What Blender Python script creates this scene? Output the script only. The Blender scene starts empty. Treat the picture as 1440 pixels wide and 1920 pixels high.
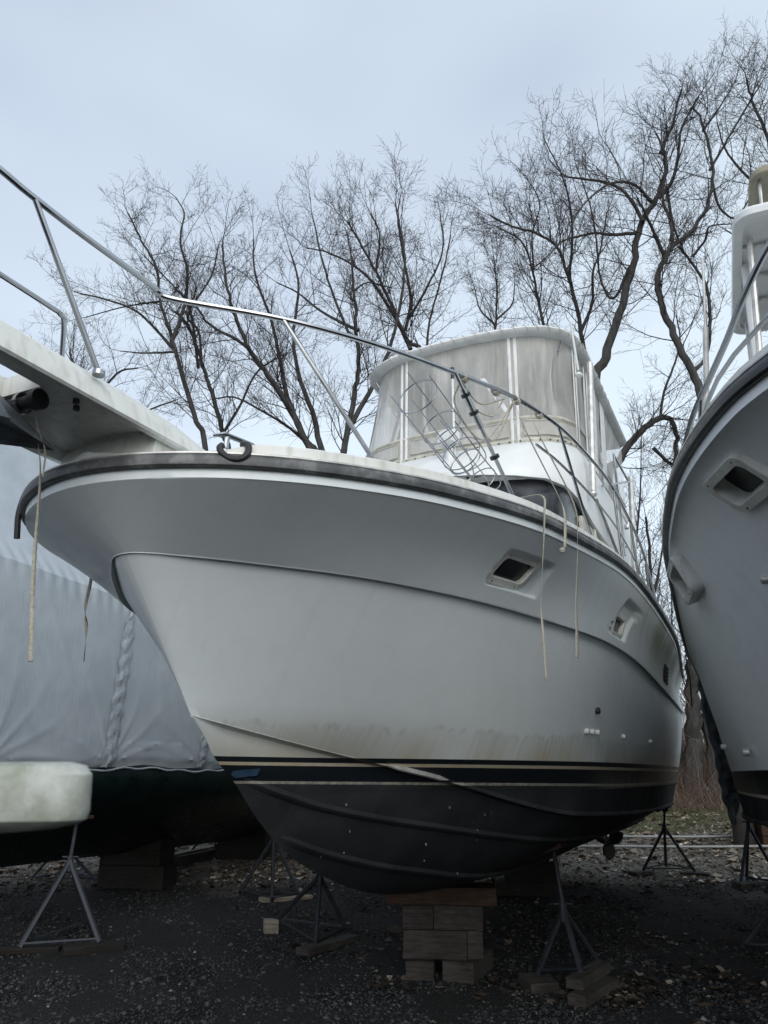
import bpy, bmesh, math, random
import numpy as np
from math import sin, cos, radians, pi, sqrt
random.seed(7); RNG = np.random.default_rng(7)
S = bpy.context.scene
C = S.collection
CAMZ = 1.86
PITCH = radians(18.261)
FPX = 1450.0

# ------------------------------------------------------------------ camera
cam_d = bpy.data.cameras.new('camera'); cam = bpy.data.objects.new('camera', cam_d); C.objects.link(cam)
cam.location = (0, 0, CAMZ); cam.rotation_euler = (radians(90) + PITCH, 0, 0)
cam_d.sensor_fit = 'VERTICAL'; cam_d.sensor_height = 36.0; cam_d.lens = 36.0 * FPX / 1920.0
cam_d.clip_start = 0.05; cam_d.clip_end = 600
cam_d.dof.use_dof = True; cam_d.dof.focus_distance = 8.0; cam_d.dof.aperture_fstop = 5.6
S.camera = cam
# ------------------------------------------------------------------ sky, light, exposure
W = bpy.data.worlds.new('World'); S.world = W; W.use_nodes = True
nt = W.node_tree; nt.nodes.clear()
out = nt.nodes.new('ShaderNodeOutputWorld'); add = nt.nodes.new('ShaderNodeAddShader')
b1 = nt.nodes.new('ShaderNodeBackground'); b2 = nt.nodes.new('ShaderNodeBackground')
sky = nt.nodes.new('ShaderNodeTexSky'); sky.sky_type = 'NISHITA'; sky.sun_disc = False
sky.sun_elevation = radians(32); sky.sun_rotation = radians(174); sky.air_density = 1.0; sky.dust_density = 3.0
b1.inputs[1].default_value = 0.05
hs = nt.nodes.new('ShaderNodeHueSaturation'); hs.inputs['Saturation'].default_value = 0.45
nt.links.new(sky.outputs[0], hs.inputs['Color']); nt.links.new(hs.outputs[0], b1.inputs[0])
tc = nt.nodes.new('ShaderNodeTexCoord'); mp = nt.nodes.new('ShaderNodeMapping'); mp.inputs['Scale'].default_value = (1.0, 1.0, 2.2)
nz = nt.nodes.new('ShaderNodeTexNoise'); nz.inputs['Scale'].default_value = 1.7; nz.inputs['Detail'].default_value = 2.5; nz.inputs['Roughness'].default_value = 0.5
cr = nt.nodes.new('ShaderNodeValToRGB')
cr.color_ramp.elements[0].position = 0.30; cr.color_ramp.elements[0].color = (0.45, 0.53, 0.66, 1)
cr.color_ramp.elements[1].position = 0.68; cr.color_ramp.elements[1].color = (0.66, 0.77, 0.86, 1)
nt.links.new(tc.outputs['Generated'], mp.inputs[0]); nt.links.new(mp.outputs[0], nz.inputs[0]); sx = nt.nodes.new('ShaderNodeSeparateXYZ'); nt.links.new(tc.outputs['Generated'], sx.inputs[0])
ma = nt.nodes.new('ShaderNodeMath'); ma.operation = 'MULTIPLY_ADD'; ma.inputs[1].default_value = 0.34; nt.links.new(sx.outputs[0], ma.inputs[0]); nt.links.new(nz.outputs[0], ma.inputs[2])   # thinner cloud to the right
nt.links.new(ma.outputs[0], cr.inputs[0])
nt.links.new(cr.outputs[0], b2.inputs[0]); b2.inputs[1].default_value = 0.67
nt.links.new(b1.outputs[0], add.inputs[0]); nt.links.new(b2.outputs[0], add.inputs[1]); nt.links.new(add.outputs[0], out.inputs[0])
sd = bpy.data.lights.new('sun', 'SUN'); so = bpy.data.objects.new('sun', sd); C.objects.link(so)
sd.energy = 0.88; sd.angle = radians(60); sd.color = (1.0, 0.98, 0.96)
so.rotation_euler = (radians(58), 0, radians(6))      # veiled sun behind the camera
S.view_settings.view_transform = 'Standard'; S.view_settings.look = 'None'
S.view_settings.exposure = 0.5; S.view_settings.gamma = 1.0; S.view_settings.use_curve_mapping = False
try: S.cycles.max_bounces = 6
except Exception: pass

# ------------------------------------------------------------------ pixel ray helper (for measuring positions at a stated distance)
def ray(u, v):
    cx = (u - 720) / FPX; cz = (960 - v) / FPX
    return np.array([cx, cos(PITCH) - cz * sin(PITCH), sin(PITCH) + cz * cos(PITCH)])
def atY(u, v, Y):
    r = ray(u, v); p = r * (Y / r[1]); return (p[0], p[1], p[2] + CAMZ)
def gz(x, y):   # height of the yard: flat near the boats, rising gently, then a bank
    return float(np.interp(y, [0, 8.3, 18, 20, 26, 40, 300], [0, 0, .68, .95, 1.9, 3.0, 6.0]))

# ------------------------------------------------------------------ materials
def srgb(c): return tuple(((x / 255) / 12.92 if x / 255 <= .04045 else ((x / 255 + .055) / 1.055) ** 2.4) for x in c)
class Mat:
    def __init__(s, name, col=(.5, .5, .5), rough=.6, metal=0.0, spec=.5):
        s.m = bpy.data.materials.new(name); s.m.use_nodes = True; s.nt = s.m.node_tree
        s.p = s.nt.nodes['Principled BSDF']
        s.p.inputs['Base Color'].default_value = (*col, 1); s.p.inputs['Roughness'].default_value = rough
        s.p.inputs['Metallic'].default_value = metal; s.p.inputs['Specular IOR Level'].default_value = spec
        s.tc = s.nt.nodes.new('ShaderNodeTexCoord')
    def n(s, t, **k):
        x = s.nt.nodes.new(t)
        for a, b in k.items(): setattr(x, a, b)
        return x
    def l(s, a, b): s.nt.links.new(a, b)
    def noise(s, scale=5, detail=4, stretch=(1, 1, 1), rough=.55, coord='Object'):
        mp = s.n('ShaderNodeMapping'); mp.inputs['Scale'].default_value = stretch
        n = s.n('ShaderNodeTexNoise'); n.inputs['Scale'].default_value = scale; n.inputs['Detail'].default_value = detail; n.inputs['Roughness'].default_value = rough
        if coord == 'drip':     # runs that fall down a flared side: constant along X - 0.45 Y
            q = s.xyz(); cb = s.n('ShaderNodeCombineXYZ'); s.l(s.math('SUBTRACT', q[0], s.math('MULTIPLY', q[1], .45)), cb.inputs[0]); s.l(q[2], cb.inputs[2]); s.l(cb.outputs[0], mp.inputs[0])
        else: s.l(s.tc.outputs[coord], mp.inputs[0])
        s.l(mp.outputs[0], n.inputs[0]); return n.outputs[0]
    def ramp(s, fac, stops, interp='LINEAR'):
        r = s.n('ShaderNodeValToRGB'); e = r.color_ramp; e.interpolation = interp
        while len(e.elements) < len(stops): e.elements.new(0.5)
        for el, (p, c) in zip(e.elements, stops):
            el.position = p; el.color = (*c, 1) if len(c) == 3 else c
        s.l(fac, r.inputs[0]); return r.outputs[0]
    def mr(s, v, a, b, c=0, d=1):
        r = s.n('ShaderNodeMapRange'); r.inputs[1].default_value = a; r.inputs[2].default_value = b; r.inputs[3].default_value = c; r.inputs[4].default_value = d
        s.l(v, r.inputs[0]); return r.outputs[0]
    def math(s, op, a, b=None):
        m = s.n('ShaderNodeMath', operation=op)
        for i, x in enumerate((a, b)):
            if x is None: continue
            if isinstance(x, (int, float)): m.inputs[i].default_value = x
            else: s.l(x, m.inputs[i])
        return m.outputs[0]
    def mix(s, fac, a, b, mode='MIX'):
        m = s.n('ShaderNodeMix', data_type='RGBA', blend_type=mode)
        if isinstance(fac, (int, float)): m.inputs[0].default_value = fac
        else: s.l(fac, m.inputs[0])
        for i, x in ((6, a), (7, b)):
            if isinstance(x, tuple): m.inputs[i].default_value = (*x, 1)
            else: s.l(x, m.inputs[i])
        return m.outputs[2]
    def xyz(s):
        x = s.n('ShaderNodeSeparateXYZ'); s.l(s.tc.outputs['Object'], x.inputs[0]); return x.outputs
    def col(s, c): s.l(c, s.p.inputs['Base Color'])
    def rough(s, c): s.l(c, s.p.inputs['Roughness'])
    def bump(s, h, strength=.3, dist=.01):
        b = s.n('ShaderNodeBump'); b.inputs['Strength'].default_value = strength; b.inputs['Distance'].default_value = dist
        s.l(h, b.inputs['Height']); s.l(b.outputs[0], s.p.inputs['Normal'])
def simple(name, col, rough=.5, metal=0, var=.25, scale=12, stretch=(1, 1, 1), bump=0, bscale=40, spec=.5):
    m = Mat(name, col, rough, metal, spec)
    n = m.noise(scale, 5, stretch)
    m.col(m.mix(m.mr(n, .3, .7), tuple(c * (1 - var) for c in col), tuple(min(1, c * (1 + var)) for c in col)))
    m.rough(m.mr(n, .3, .7, max(.02, rough - .08), min(1, rough + .1)))
    if bump: m.bump(m.noise(bscale, 4, stretch), bump, .01)
    return m.m
M = {}
M['steel'] = simple('stainless_tube', (.36, .37, .38), .2, 1.0, .15, 8)
M['white'] = simple('moulded_gelcoat', (.66, .68, .67), .38, 0, .06, 3)
M['darkrubber'] = simple('black_rubber', (.015, .016, .018), .55, 0, .3, 20)
M['galv'] = simple('galvanised_anchor_steel', (.20, .22, .24), .5, .6, .35, 9, bump=.2)
M['pipe'] = simple('dull_grey_pipe', (.30, .30, .29), .5, .3, .2, 6)
M['rope'] = simple('weathered_webbing', (.42, .40, .33), .85, 0, .25, 60, bump=.5, bscale=200)
M['jack'] = simple('painted_stand_steel', (.014, .018, .023), .6, .3, .5, 15, bump=.2)
M['jackgrey'] = simple('bare_stand_steel', (.036, .044, .053), .6, .3, .35, 15, bump=.2)
M['pane'] = Mat('dark_porthole_glass', (.006, .007, .009), .25, 0, .5).m
M['bronze'] = simple('dull_bronze', (.05, .045, .04), .55, .5, .3, 15)
M['screw'] = simple('screw_heads', (.08, .08, .08), .5, .8, .2)
M['bluetape'] = simple('faded_blue_tape', (.014, .045, .085), .7, 0, .2, 20)
M['blackplastic'] = simple('black_plastic', (.01, .01, .012), .35, 0, .2, 10)

def hull_mat(name, main=True):
    m = Mat(name, rough=.3, spec=.45); X, Y, Z = m.xyz()[:3]
    big = m.noise(.9, 4); fine = m.noise(7, 6)
    gel = m.mix(m.mr(big, .3, .7), (.66, .72, .735), (.72, .775, .785)) if main else m.mix(m.mr(big, .3, .7), (.80, .85, .87), (.84, .88, .90))
    gel = m.mix(m.math('MULTIPLY', m.mr(fine, .45, .8), .25), gel, (.56, .59, .60))
    if main:
        st = m.noise(9.0, 6, (2.6, 1, .05), .65, 'drip'); st2 = m.noise(2.0, 3, (1, 1, .2), .55, 'drip')
        zt = m.math('ADD', Z, m.mr(m.noise(2.2, 7, (1, 1, .03), .75, 'drip'), .3, .7, -.07, .07))
        band = m.math('MULTIPLY', m.mr(zt, .225, .19), m.mr(X, 1.2, 3.2, .25, 1))
        patch = m.mr(m.noise(.8, 3, (1, 1, .2), .55, 'drip'), .38, .62, .15, 1.15)
        band = m.math('MULTIPLY', band, patch); g = m.math('MULTIPLY', band, m.mr(st, .44, .62))
        gel = m.mix(m.math('MULTIPLY', band, .5), gel, (.52, .55, .50))
        gel = m.mix(m.math('MULTIPLY', g, .46), gel, (.31, .35, .24))
        edge = m.math('MULTIPLY', m.math('MULTIPLY', m.mr(zt, .185, .205), m.mr(zt, .235, .21)), m.mr(m.noise(9, 5, (1, 1, .06), .55, 'drip'), .45, .6))
        gel = m.mix(m.math('MULTIPLY', edge, .28), gel, (.22, .26, .18))
        yb = m.math('MULTIPLY', m.mr(Z, .20, .0), m.mr(st2, .38, .62))
        gel = m.mix(m.math('MULTIPLY', yb, .7), gel, (.42, .35, .19))
        # tan scum on the bow bottom above the boot stripe
        bs = m.math('MULTIPLY', m.mr(X, 3.0, 2.0), m.mr(Z, .32, .05))
        gel = m.mix(m.math('MULTIPLY', bs, .75), gel, (.34, .335, .29))
        # green growth high on the after topsides
        ag = m.math('MULTIPLY', m.math('MULTIPLY', m.mr(X, 5.2, 6.6), m.mr(Z, .85, 1.35)), m.mr(m.noise(1.6, 5, (1, .2, .2)), .36, .56))
        gel = m.mix(m.math('MULTIPLY', ag, .75), gel, (.27, .29, .14))
        drip = m.math('MULTIPLY', m.mr(m.noise(4, 4, (3, 1, .08), .55, 'drip'), .58, .70), m.mr(X, 3.5, 7, .05, .4))
        gel = m.mix(drip, gel, (.30, .31, .25))
    # boot stripes by height
    Zs = m.math('DIVIDE', Z, m.mr(X, 1.3, 5.5, 1.0, 1.38)) if main else Z     # the boot top widens aft
    def step(lo, hi): return m.math('MULTIPLY', m.math('GREATER_THAN', Zs, lo), m.math('LESS_THAN', Zs, hi))
    navy = (.007, .010, .013); cream = (.36, .34, .27)
    wear = m.noise(25, 5)
    anti = m.mix(m.mr(m.noise(2.2, 6), .35, .7), (.018, .0205, .023), (.034, .038, .041))
    anti = m.mix(m.math('GREATER_THAN', m.math('MULTIPLY', wear, m.mr(m.noise(1.3, 2), .4, .7)), .645), anti, (.15, .165, .165))
    streak = m.noise(5, 4, (2.5, .2, .15)); anti = m.mix(m.math('MULTIPLY', m.mr(streak, .55, .75), .30), anti, (.045, .05, .052))
    c = gel
    if main:
        dirty = m.mix(m.mr(X, 6, 8.5, 0, .55), navy, (.16, .15, .12))
        c = m.mix(step(-.008, .022), c, dirty)
        c = m.mix(step(-.027, -.008), c, m.mix(m.mr(wear, .4, .7), cream, (.36, .29, .18)))
        c = m.mix(step(-.116, -.027), c, dirty)
        c = m.mix(step(-.132, -.116), c, m.mix(m.mr(wear, .35, .65), (.30, .29, .25), (.15, .15, .14)))
        c = m.mix(m.math('LESS_THAN', Zs, -.132), c, anti)
    else:
        c = m.mix(step(-.20, -.02), c, navy)
        c = m.mix(step(-.225, -.20), c, cream)
        c = m.mix(m.math('LESS_THAN', Z, -.225), c, anti)
    m.col(c)
    m.rough(m.math('ADD', m.mr(fine, .3, .7, .30, .42), m.math('MULTIPLY', m.math('LESS_THAN', Z, -.2), .45)))
    m.l(m.mr(m.math('LESS_THAN', Z, -.2), 0, 1, .45, .16), m.p.inputs['Specular IOR Level'])
    b = m.math('ADD', m.math('MULTIPLY', m.noise(1.2, 2), 1.0), m.math('MULTIPLY', m.noise(60, 3), .04))
    m.bump(b, .12, .05)
    return m.m
M['hull'] = hull_mat('weathered_hull_paint'); M['hull2'] = hull_mat('clean_hull_paint', False)
def moulding(name, dirt):
    m = Mat(name, rough=.42); n = m.noise(6, 6, (1, 1, .6)); s = m.noise(9, 4, (2, 2, .2))
    c = m.mix(m.mr(n, .35, .7), (.66, .67, .64), (.58, .59, .54))
    c = m.mix(m.math('MULTIPLY', m.mr(s, .5, .7), dirt), c, (.25, .24, .17))
    m.col(c); m.bump(m.noise(80, 3), .08, .01); return m.m
M['mould'] = moulding('dirty_deck_moulding', .35)
def railmat():
    m = Mat('aged_rub_rail_vinyl', rough=.5); n = m.noise(5, 7, (1, 1, 1), .7)
    m.col(m.ramp(n, [(.3, (.035, .038, .04)), (.52, (.075, .08, .082)), (.62, (.16, .165, .16)), (.72, (.06, .06, .058))])); m.bump(m.noise(30, 5), .3, .01); return m.m
M['rubrail'] = railmat()
M['strip'] = simple('rub_rail_metal_strip', (.50, .50, .48), .4, .5, .3, 10, bump=.1)
def wood(name, a, b, st=(1, 8, 8)):
    m = Mat(name, rough=.85, spec=.2); n = m.noise(6, 8, st, .7); k = m.noise(2, 3)
    c = m.ramp(n, [(.3, a), (.55, b), (.75, tuple(x * 1.3 for x in b))]); c = m.mix(m.math('MULTIPLY', m.mr(k, .5, .75), .6), c, tuple(x * .4 for x in a))
    m.col(c); m.bump(n, .6, .01); return m.m
M['timber'] = wood('weathered_timber', (.015, .014, .013), (.052, .047, .042))
M['timber_red'] = wood('reddish_timber', (.022, .015, .012), (.06, .037, .026))
M['timber_dark'] = wood('dark_timber', (.008, .008, .007), (.022, .020, .018))  # darker tones of the weathered timber, for far piles and boards
M['timber_pale'] = wood('pale_plank', (.10, .088, .068), (.24, .21, .17))
def bark(name, a, b):
    m = Mat(name, rough=.95, spec=.1); n = m.noise(9, 6, (1, 1, .25), .7)
    m.col(m.ramp(n, [(.3, a), (.7, b)])); m.bump(n, .8, .03); return m.m
M['bark'] = bark('grey_brown_bark', (.030, .029, .028), (.085, .082, .078))
M['twig'] = bark('twig_bark', (.028, .024, .023), (.055, .048, .046))
def vinyl(name, col, alpha):
    m = Mat(name, col, .35, 0, .5); n = m.noise(2.5, 5, (1, 1, .4)); s = m.noise(7, 4, (3, 3, .25))
    m.col(m.mix(m.mr(n, .35, .7), tuple(c * .85 for c in col), col))
    t = m.n('ShaderNodeBsdfTransparent'); x = m.n('ShaderNodeMixShader')
    t.inputs[0].default_value = (.93, .93, .91, 1)
    f = m.math('ADD', m.mr(n, .3, .7, alpha - .10, alpha + .12), m.mr(s, .5, .75, 0, .12))
    m.l(f, x.inputs[0]); m.l(t.outputs[0], x.inputs[1]); m.l(m.p.outputs[0], x.inputs[2])
    m.l(x.outputs[0], m.nt.nodes['Material Output'].inputs[0]); m.bump(m.noise(2.2, 3, (2, 2, .5)), .5, .06)
    return m.m
M['vinyl'] = vinyl('clouded_clear_vinyl', (.68, .675, .645), .46)
M['vinyl_low'] = vinyl('stained_clear_vinyl', (.44, .425, .37), .78)
M['canvas'] = simple('grimy_canvas', (.44, .43, .37), .85, 0, .25, 7, bump=.3)
M['canvas_white'] = simple('white_canvas', (.66, .67, .66), .8, 0, .12, 7, bump=.25, bscale=15)
def wrapmat():
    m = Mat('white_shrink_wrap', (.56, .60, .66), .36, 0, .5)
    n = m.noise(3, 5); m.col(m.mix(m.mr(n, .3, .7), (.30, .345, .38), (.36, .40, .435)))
    w = m.noise(60, 2, (1, 1, .04)); d = m.noise(1.2, 2, (1, 1, .7)); k = m.noise(4, 2, (1.2, .5, .7))
    m.bump(m.math('ADD', m.math('MULTIPLY', w, .09), m.math('ADD', m.math('MULTIPLY', k, .25), d)), .45, .07)
    return m.m
M['wrap'] = wrapmat()
M['wrapseam'] = simple('heat_shrunk_seam', (.30, .34, .37), .25, 0, .12, 8, bump=1.0, bscale=22)
M['greenhull'] = simple('dark_green_hull', (.003, .010, .009), .3, 0, .3, 4)
M['darkcanvas'] = simple('slate_tarp', (.12, .138, .15), .6, 0, .25, 6, bump=.6, bscale=12)
M['tan'] = simple('tan_canvas', (.30, .28, .21), .8, 0, .2, 8, bump=.3)
def windshield():
    m = Mat('cloudy_windscreen_glass', (.02, .022, .025), .12, 0, .6); n = m.noise(1.1, 4)
    m.col(m.mix(m.mr(n, .5, .72), (.014, .016, .018), (.10, .105, .115))); m.rough(m.mr(n, .4, .7, .08, .5)); return m.m  # cloudy patches, paler and rougher, mixed in by noise
M['shield'] = windshield()
def algae():
    m = Mat('algae_stained_fibreglass', rough=.7); n = m.noise(14, 7, (1, 1, 1), .7); k = m.noise(5, 4)
    c = m.mix(m.mr(n, .35, .65), (.42, .44, .41), (.23, .25, .20)); c = m.mix(m.math('MULTIPLY', m.mr(k, .5, .75), .7), c, (.13, .15, .09))
    m.col(c); m.bump(n, .4, .01); return m.m
M['algae'] = algae()

# ------------------------------------------------------------------ mesh builders
class MB:
    def __init__(s): s.v = []; s.f = []
    def add(s, V, F):
        o = len(s.v); s.v.extend([tuple(map(float, p)) for p in V]); s.f.extend([tuple(i + o for i in f) for f in F]); return s
    def tube(s, pts, r, n=8, closed=False, caps=True):
        P = [np.array(p, float) for p in pts]; N = len(P); R = [r] * N if np.isscalar(r) else list(r)
        T = []
        for i in range(N):
            a = P[(i - 1) % N] if (closed or i) else P[0]; b = P[(i + 1) % N] if (closed or i < N - 1) else P[-1]
            d = b - a; T.append(d / (np.linalg.norm(d) + 1e-9))
        u = np.cross(T[0], (0, 0, 1.0));
        if np.linalg.norm(u) < .1: u = np.cross(T[0], (1.0, 0, 0))
        u /= np.linalg.norm(u); V = []
        for i in range(N):
            u = u - T[i] * (u @ T[i]); u /= np.linalg.norm(u) + 1e-9; w = np.cross(T[i], u)
            for k in range(n):
                a = 2 * pi * k / n; V.append(P[i] + R[i] * (cos(a) * u + sin(a) * w))
        F = []
        for i in range(N if closed else N - 1):
            j = (i + 1) % N
            for k in range(n): F.append((i * n + k, i * n + (k + 1) % n, j * n + (k + 1) % n, j * n + k))
        if caps and not closed: F.append(tuple(range(n))[::-1]); F.append(tuple((N - 1) * n + k for k in range(n)))
        return s.add(V, F)
    def box(s, c, size, rz=0.0, rx=0.0, ch=0.0, jit=0.0, ry=0.0):
        hx, hy, hz = [q / 2 for q in size]; ch = min(ch, hx * .9, hy * .9, hz * .9)
        V = []; F = []
        if ch <= 0:
            V = [(x, y, z) for x in (-hx, hx) for y in (-hy, hy) for z in (-hz, hz)]
            F = [(0, 1, 3, 2), (4, 6, 7, 5), (0, 4, 5, 1), (2, 3, 7, 6), (0, 2, 6, 4), (1, 5, 7, 3)]
        else:
            bm = bmesh.new(); bmesh.ops.create_cube(bm, size=1)
            for q in bm.verts: q.co = (q.co.x * hx * 2, q.co.y * hy * 2, q.co.z * hz * 2)
            bmesh.ops.bevel(bm, geom=bm.edges[:], offset=ch, segments=2, profile=.6, affect='EDGES')
            bm.verts.index_update()
            V = [tuple(q.co) for q in bm.verts]; F = [tuple(q.index for q in f.verts) for f in bm.faces]; bm.free()
        A = np.array(V)
        if jit: A = A + RNG.normal(0, jit, A.shape)
        Rx = np.array([[1, 0, 0], [0, cos(rx), -sin(rx)], [0, sin(rx), cos(rx)]]); Ry = np.array([[cos(ry), 0, sin(ry)], [0, 1, 0], [-sin(ry), 0, cos(ry)]])
        Rz = np.array([[cos(rz), -sin(rz), 0], [sin(rz), cos(rz), 0], [0, 0, 1]])
        return s.add((A @ (Rz @ Ry @ Rx).T) + np.array(c), F)
    def grid(s, G, wrap=False, flip=False):
        G = np.asarray(G); a, b = G.shape[:2]; V = G.reshape(-1, 3); F = []
        for i in range(a - 1 + (1 if wrap else 0)):
            for j in range(b - 1):
                q = (i * b + j, i * b + j + 1, ((i + 1) % a) * b + j + 1, ((i + 1) % a) * b + j)
                F.append(q[::-1] if flip else q)
        return s.add(V, F)
    def ball(s, c, r, n=10, sc=(1, 1, 1)):
        V = []; F = []
        for i in range(n // 2 + 1):
            a = pi * i / (n // 2)
            for k in range(n): b = 2 * pi * k / n; V.append((c[0] + r * sc[0] * sin(a) * cos(b), c[1] + r * sc[1] * sin(a) * sin(b), c[2] + r * sc[2] * cos(a)))
        for i in range(n // 2):
            for k in range(n): F.append((i * n + k, (i + 1) * n + k, (i + 1) * n + (k + 1) % n, i * n + (k + 1) % n))
        return s.add(V, F)
    def build(s, name, mat, parent=None, smooth=True, label=None, cat=None, group=None, kind=None, T=None, solid=0):
        V = s.v if T is None else [T(p) for p in s.v]
        me = bpy.data.meshes.new(name); me.from_pydata(V, [], s.f); me.materials.append(mat)
        if smooth:
            me.polygons.foreach_set('use_smooth', [True] * len(me.polygons))
        me.update()
        o = bpy.data.objects.new(name, me); C.objects.link(o)
        if smooth:
            try: me.set_sharp_from_angle(angle=radians(32))
            except Exception: pass
        if parent: o.parent = parent
        if solid:
            md = o.modifiers.new('thickness', 'SOLIDIFY'); md.thickness = solid; md.offset = 0
        if label: o['label'] = label
        if cat: o['category'] = cat
        if group: o['group'] = group
        if kind: o['kind'] = kind
        return o
def thing(name, label, cat, loc=(0, 0, 0), rot=(0, 0, 0), group=None):
    o = bpy.data.objects.new(name, None); C.objects.link(o); o.location = loc; o.rotation_euler = rot; o.empty_display_size = .3
    o['label'] = label; o['category'] = cat
    if group: o['group'] = group
    return o
def crom(pts, n=8, closed=False):
    P = [np.array(p, float) for p in pts]; N = len(P); out_ = []
    R = range(N if closed else N - 1)
    for i in R:
        p0 = P[(i - 1) % N] if (closed or i > 0) else 2 * P[0] - P[1]; p1 = P[i]; p2 = P[(i + 1) % N]
        p3 = P[(i + 2) % N] if (closed or i < N - 2) else 2 * P[-1] - P[-2]
        for k in range(n):
            t = k / n; out_.append(.5 * ((2 * p1) + (-p0 + p2) * t + (2 * p0 - 5 * p1 + 4 * p2 - p3) * t * t + (-p0 + 3 * p1 - 3 * p2 + p3) * t ** 3))
    if not closed: out_.append(P[-1])
    return out_
def pchip(xs, ys, x):
    xs = np.asarray(xs, float); ys = np.asarray(ys, float); x = np.asarray(x, float)
    d = np.diff(ys) / np.diff(xs); m = np.zeros(len(xs)); m[0] = d[0]; m[-1] = d[-1]
    for i in range(1, len(xs) - 1):
        if d[i - 1] * d[i] > 0:
            h0 = xs[i] - xs[i - 1]; h1 = xs[i + 1] - xs[i]; w1 = 2 * h1 + h0; w2 = h1 + 2 * h0; m[i] = (w1 + w2) / (w1 / d[i - 1] + w2 / d[i])
    i = np.clip(np.searchsorted(xs, x) - 1, 0, len(xs) - 2); h = xs[i + 1] - xs[i]; t = (x - xs[i]) / h
    return (2 * t ** 3 - 3 * t ** 2 + 1) * ys[i] + (t ** 3 - 2 * t ** 2 + t) * h * m[i] + (-2 * t ** 3 + 3 * t ** 2) * ys[i + 1] + (t ** 3 - t ** 2) * h * m[i + 1]
# ------------------------------------------------------------------ motor boats. Frame: s metres aft of the stem, b to port, z above the boot stripe
L = 10.2
KSB = dict(SK=[0, .1, .3, .7, 1.3, 2.5, 4.5, 7.5, L], SB=[0, .415, .745, 1.127, 1.48, 1.835, 1.975, 2.041, 1.865], SZ=[1.385, 1.545, 1.722, 1.59, 1.357])
KS2 = dict(SK=KSB['SK'], SB=[0, .415, .746, 1.132, 1.52, 1.817, 1.954, 1.989, 1.909], SZ=[1.515, 1.538, 1.61, 1.445, 1.283])
KK = [.35, .5, .8, 1.5, 2.7, 4.7, 7.5, L]; KB = [0, .234, .51, 1.02, 1.471, 1.784, 1.865, 1.842]; KZ = [1.046, 1.03, 1.058, .934, .812]
CK = [1.0, 2, 3, 5, 7.5, L]; CB = [0, .401, .89, 1.492, 1.629, 1.544]; CZ = [.241, -.042, -.397, -.467, -.48]
KEEL = [(1.0, .241), (1.14, .13), (1.24, .02), (1.45, -.12), (1.70, -.33), (2.08, -.57), (2.67, -.79), (3.35, -.96), (4.0, -1.04), (5.11, -1.10), (6.67, -1.06), (8.34, -1.0), (L, -.95)]
def T(p): return (p[0], -p[1], p[2])
def SBf(K, s): return pchip(np.sqrt(K['SK']), K['SB'], np.sqrt(np.maximum(0, s)))
def KBf(s): return pchip(np.sqrt(np.array(KK) - .35), KB, np.sqrt(np.maximum(0, np.asarray(s) - .35)))
class Hull:
    def __init__(h, K, root, step=True): h.K = K; h.root = root; h.step = step
    def sh(h, s): return float(SBf(h.K, s)), float(pchip([0, 2.5, 5, 7.5, L], h.K['SZ'], s))
    def edge(h, s, inset=0, dz=0, sg=1): b, z = h.sh(s); return (s, sg * (b - inset), z + dz)
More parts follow.
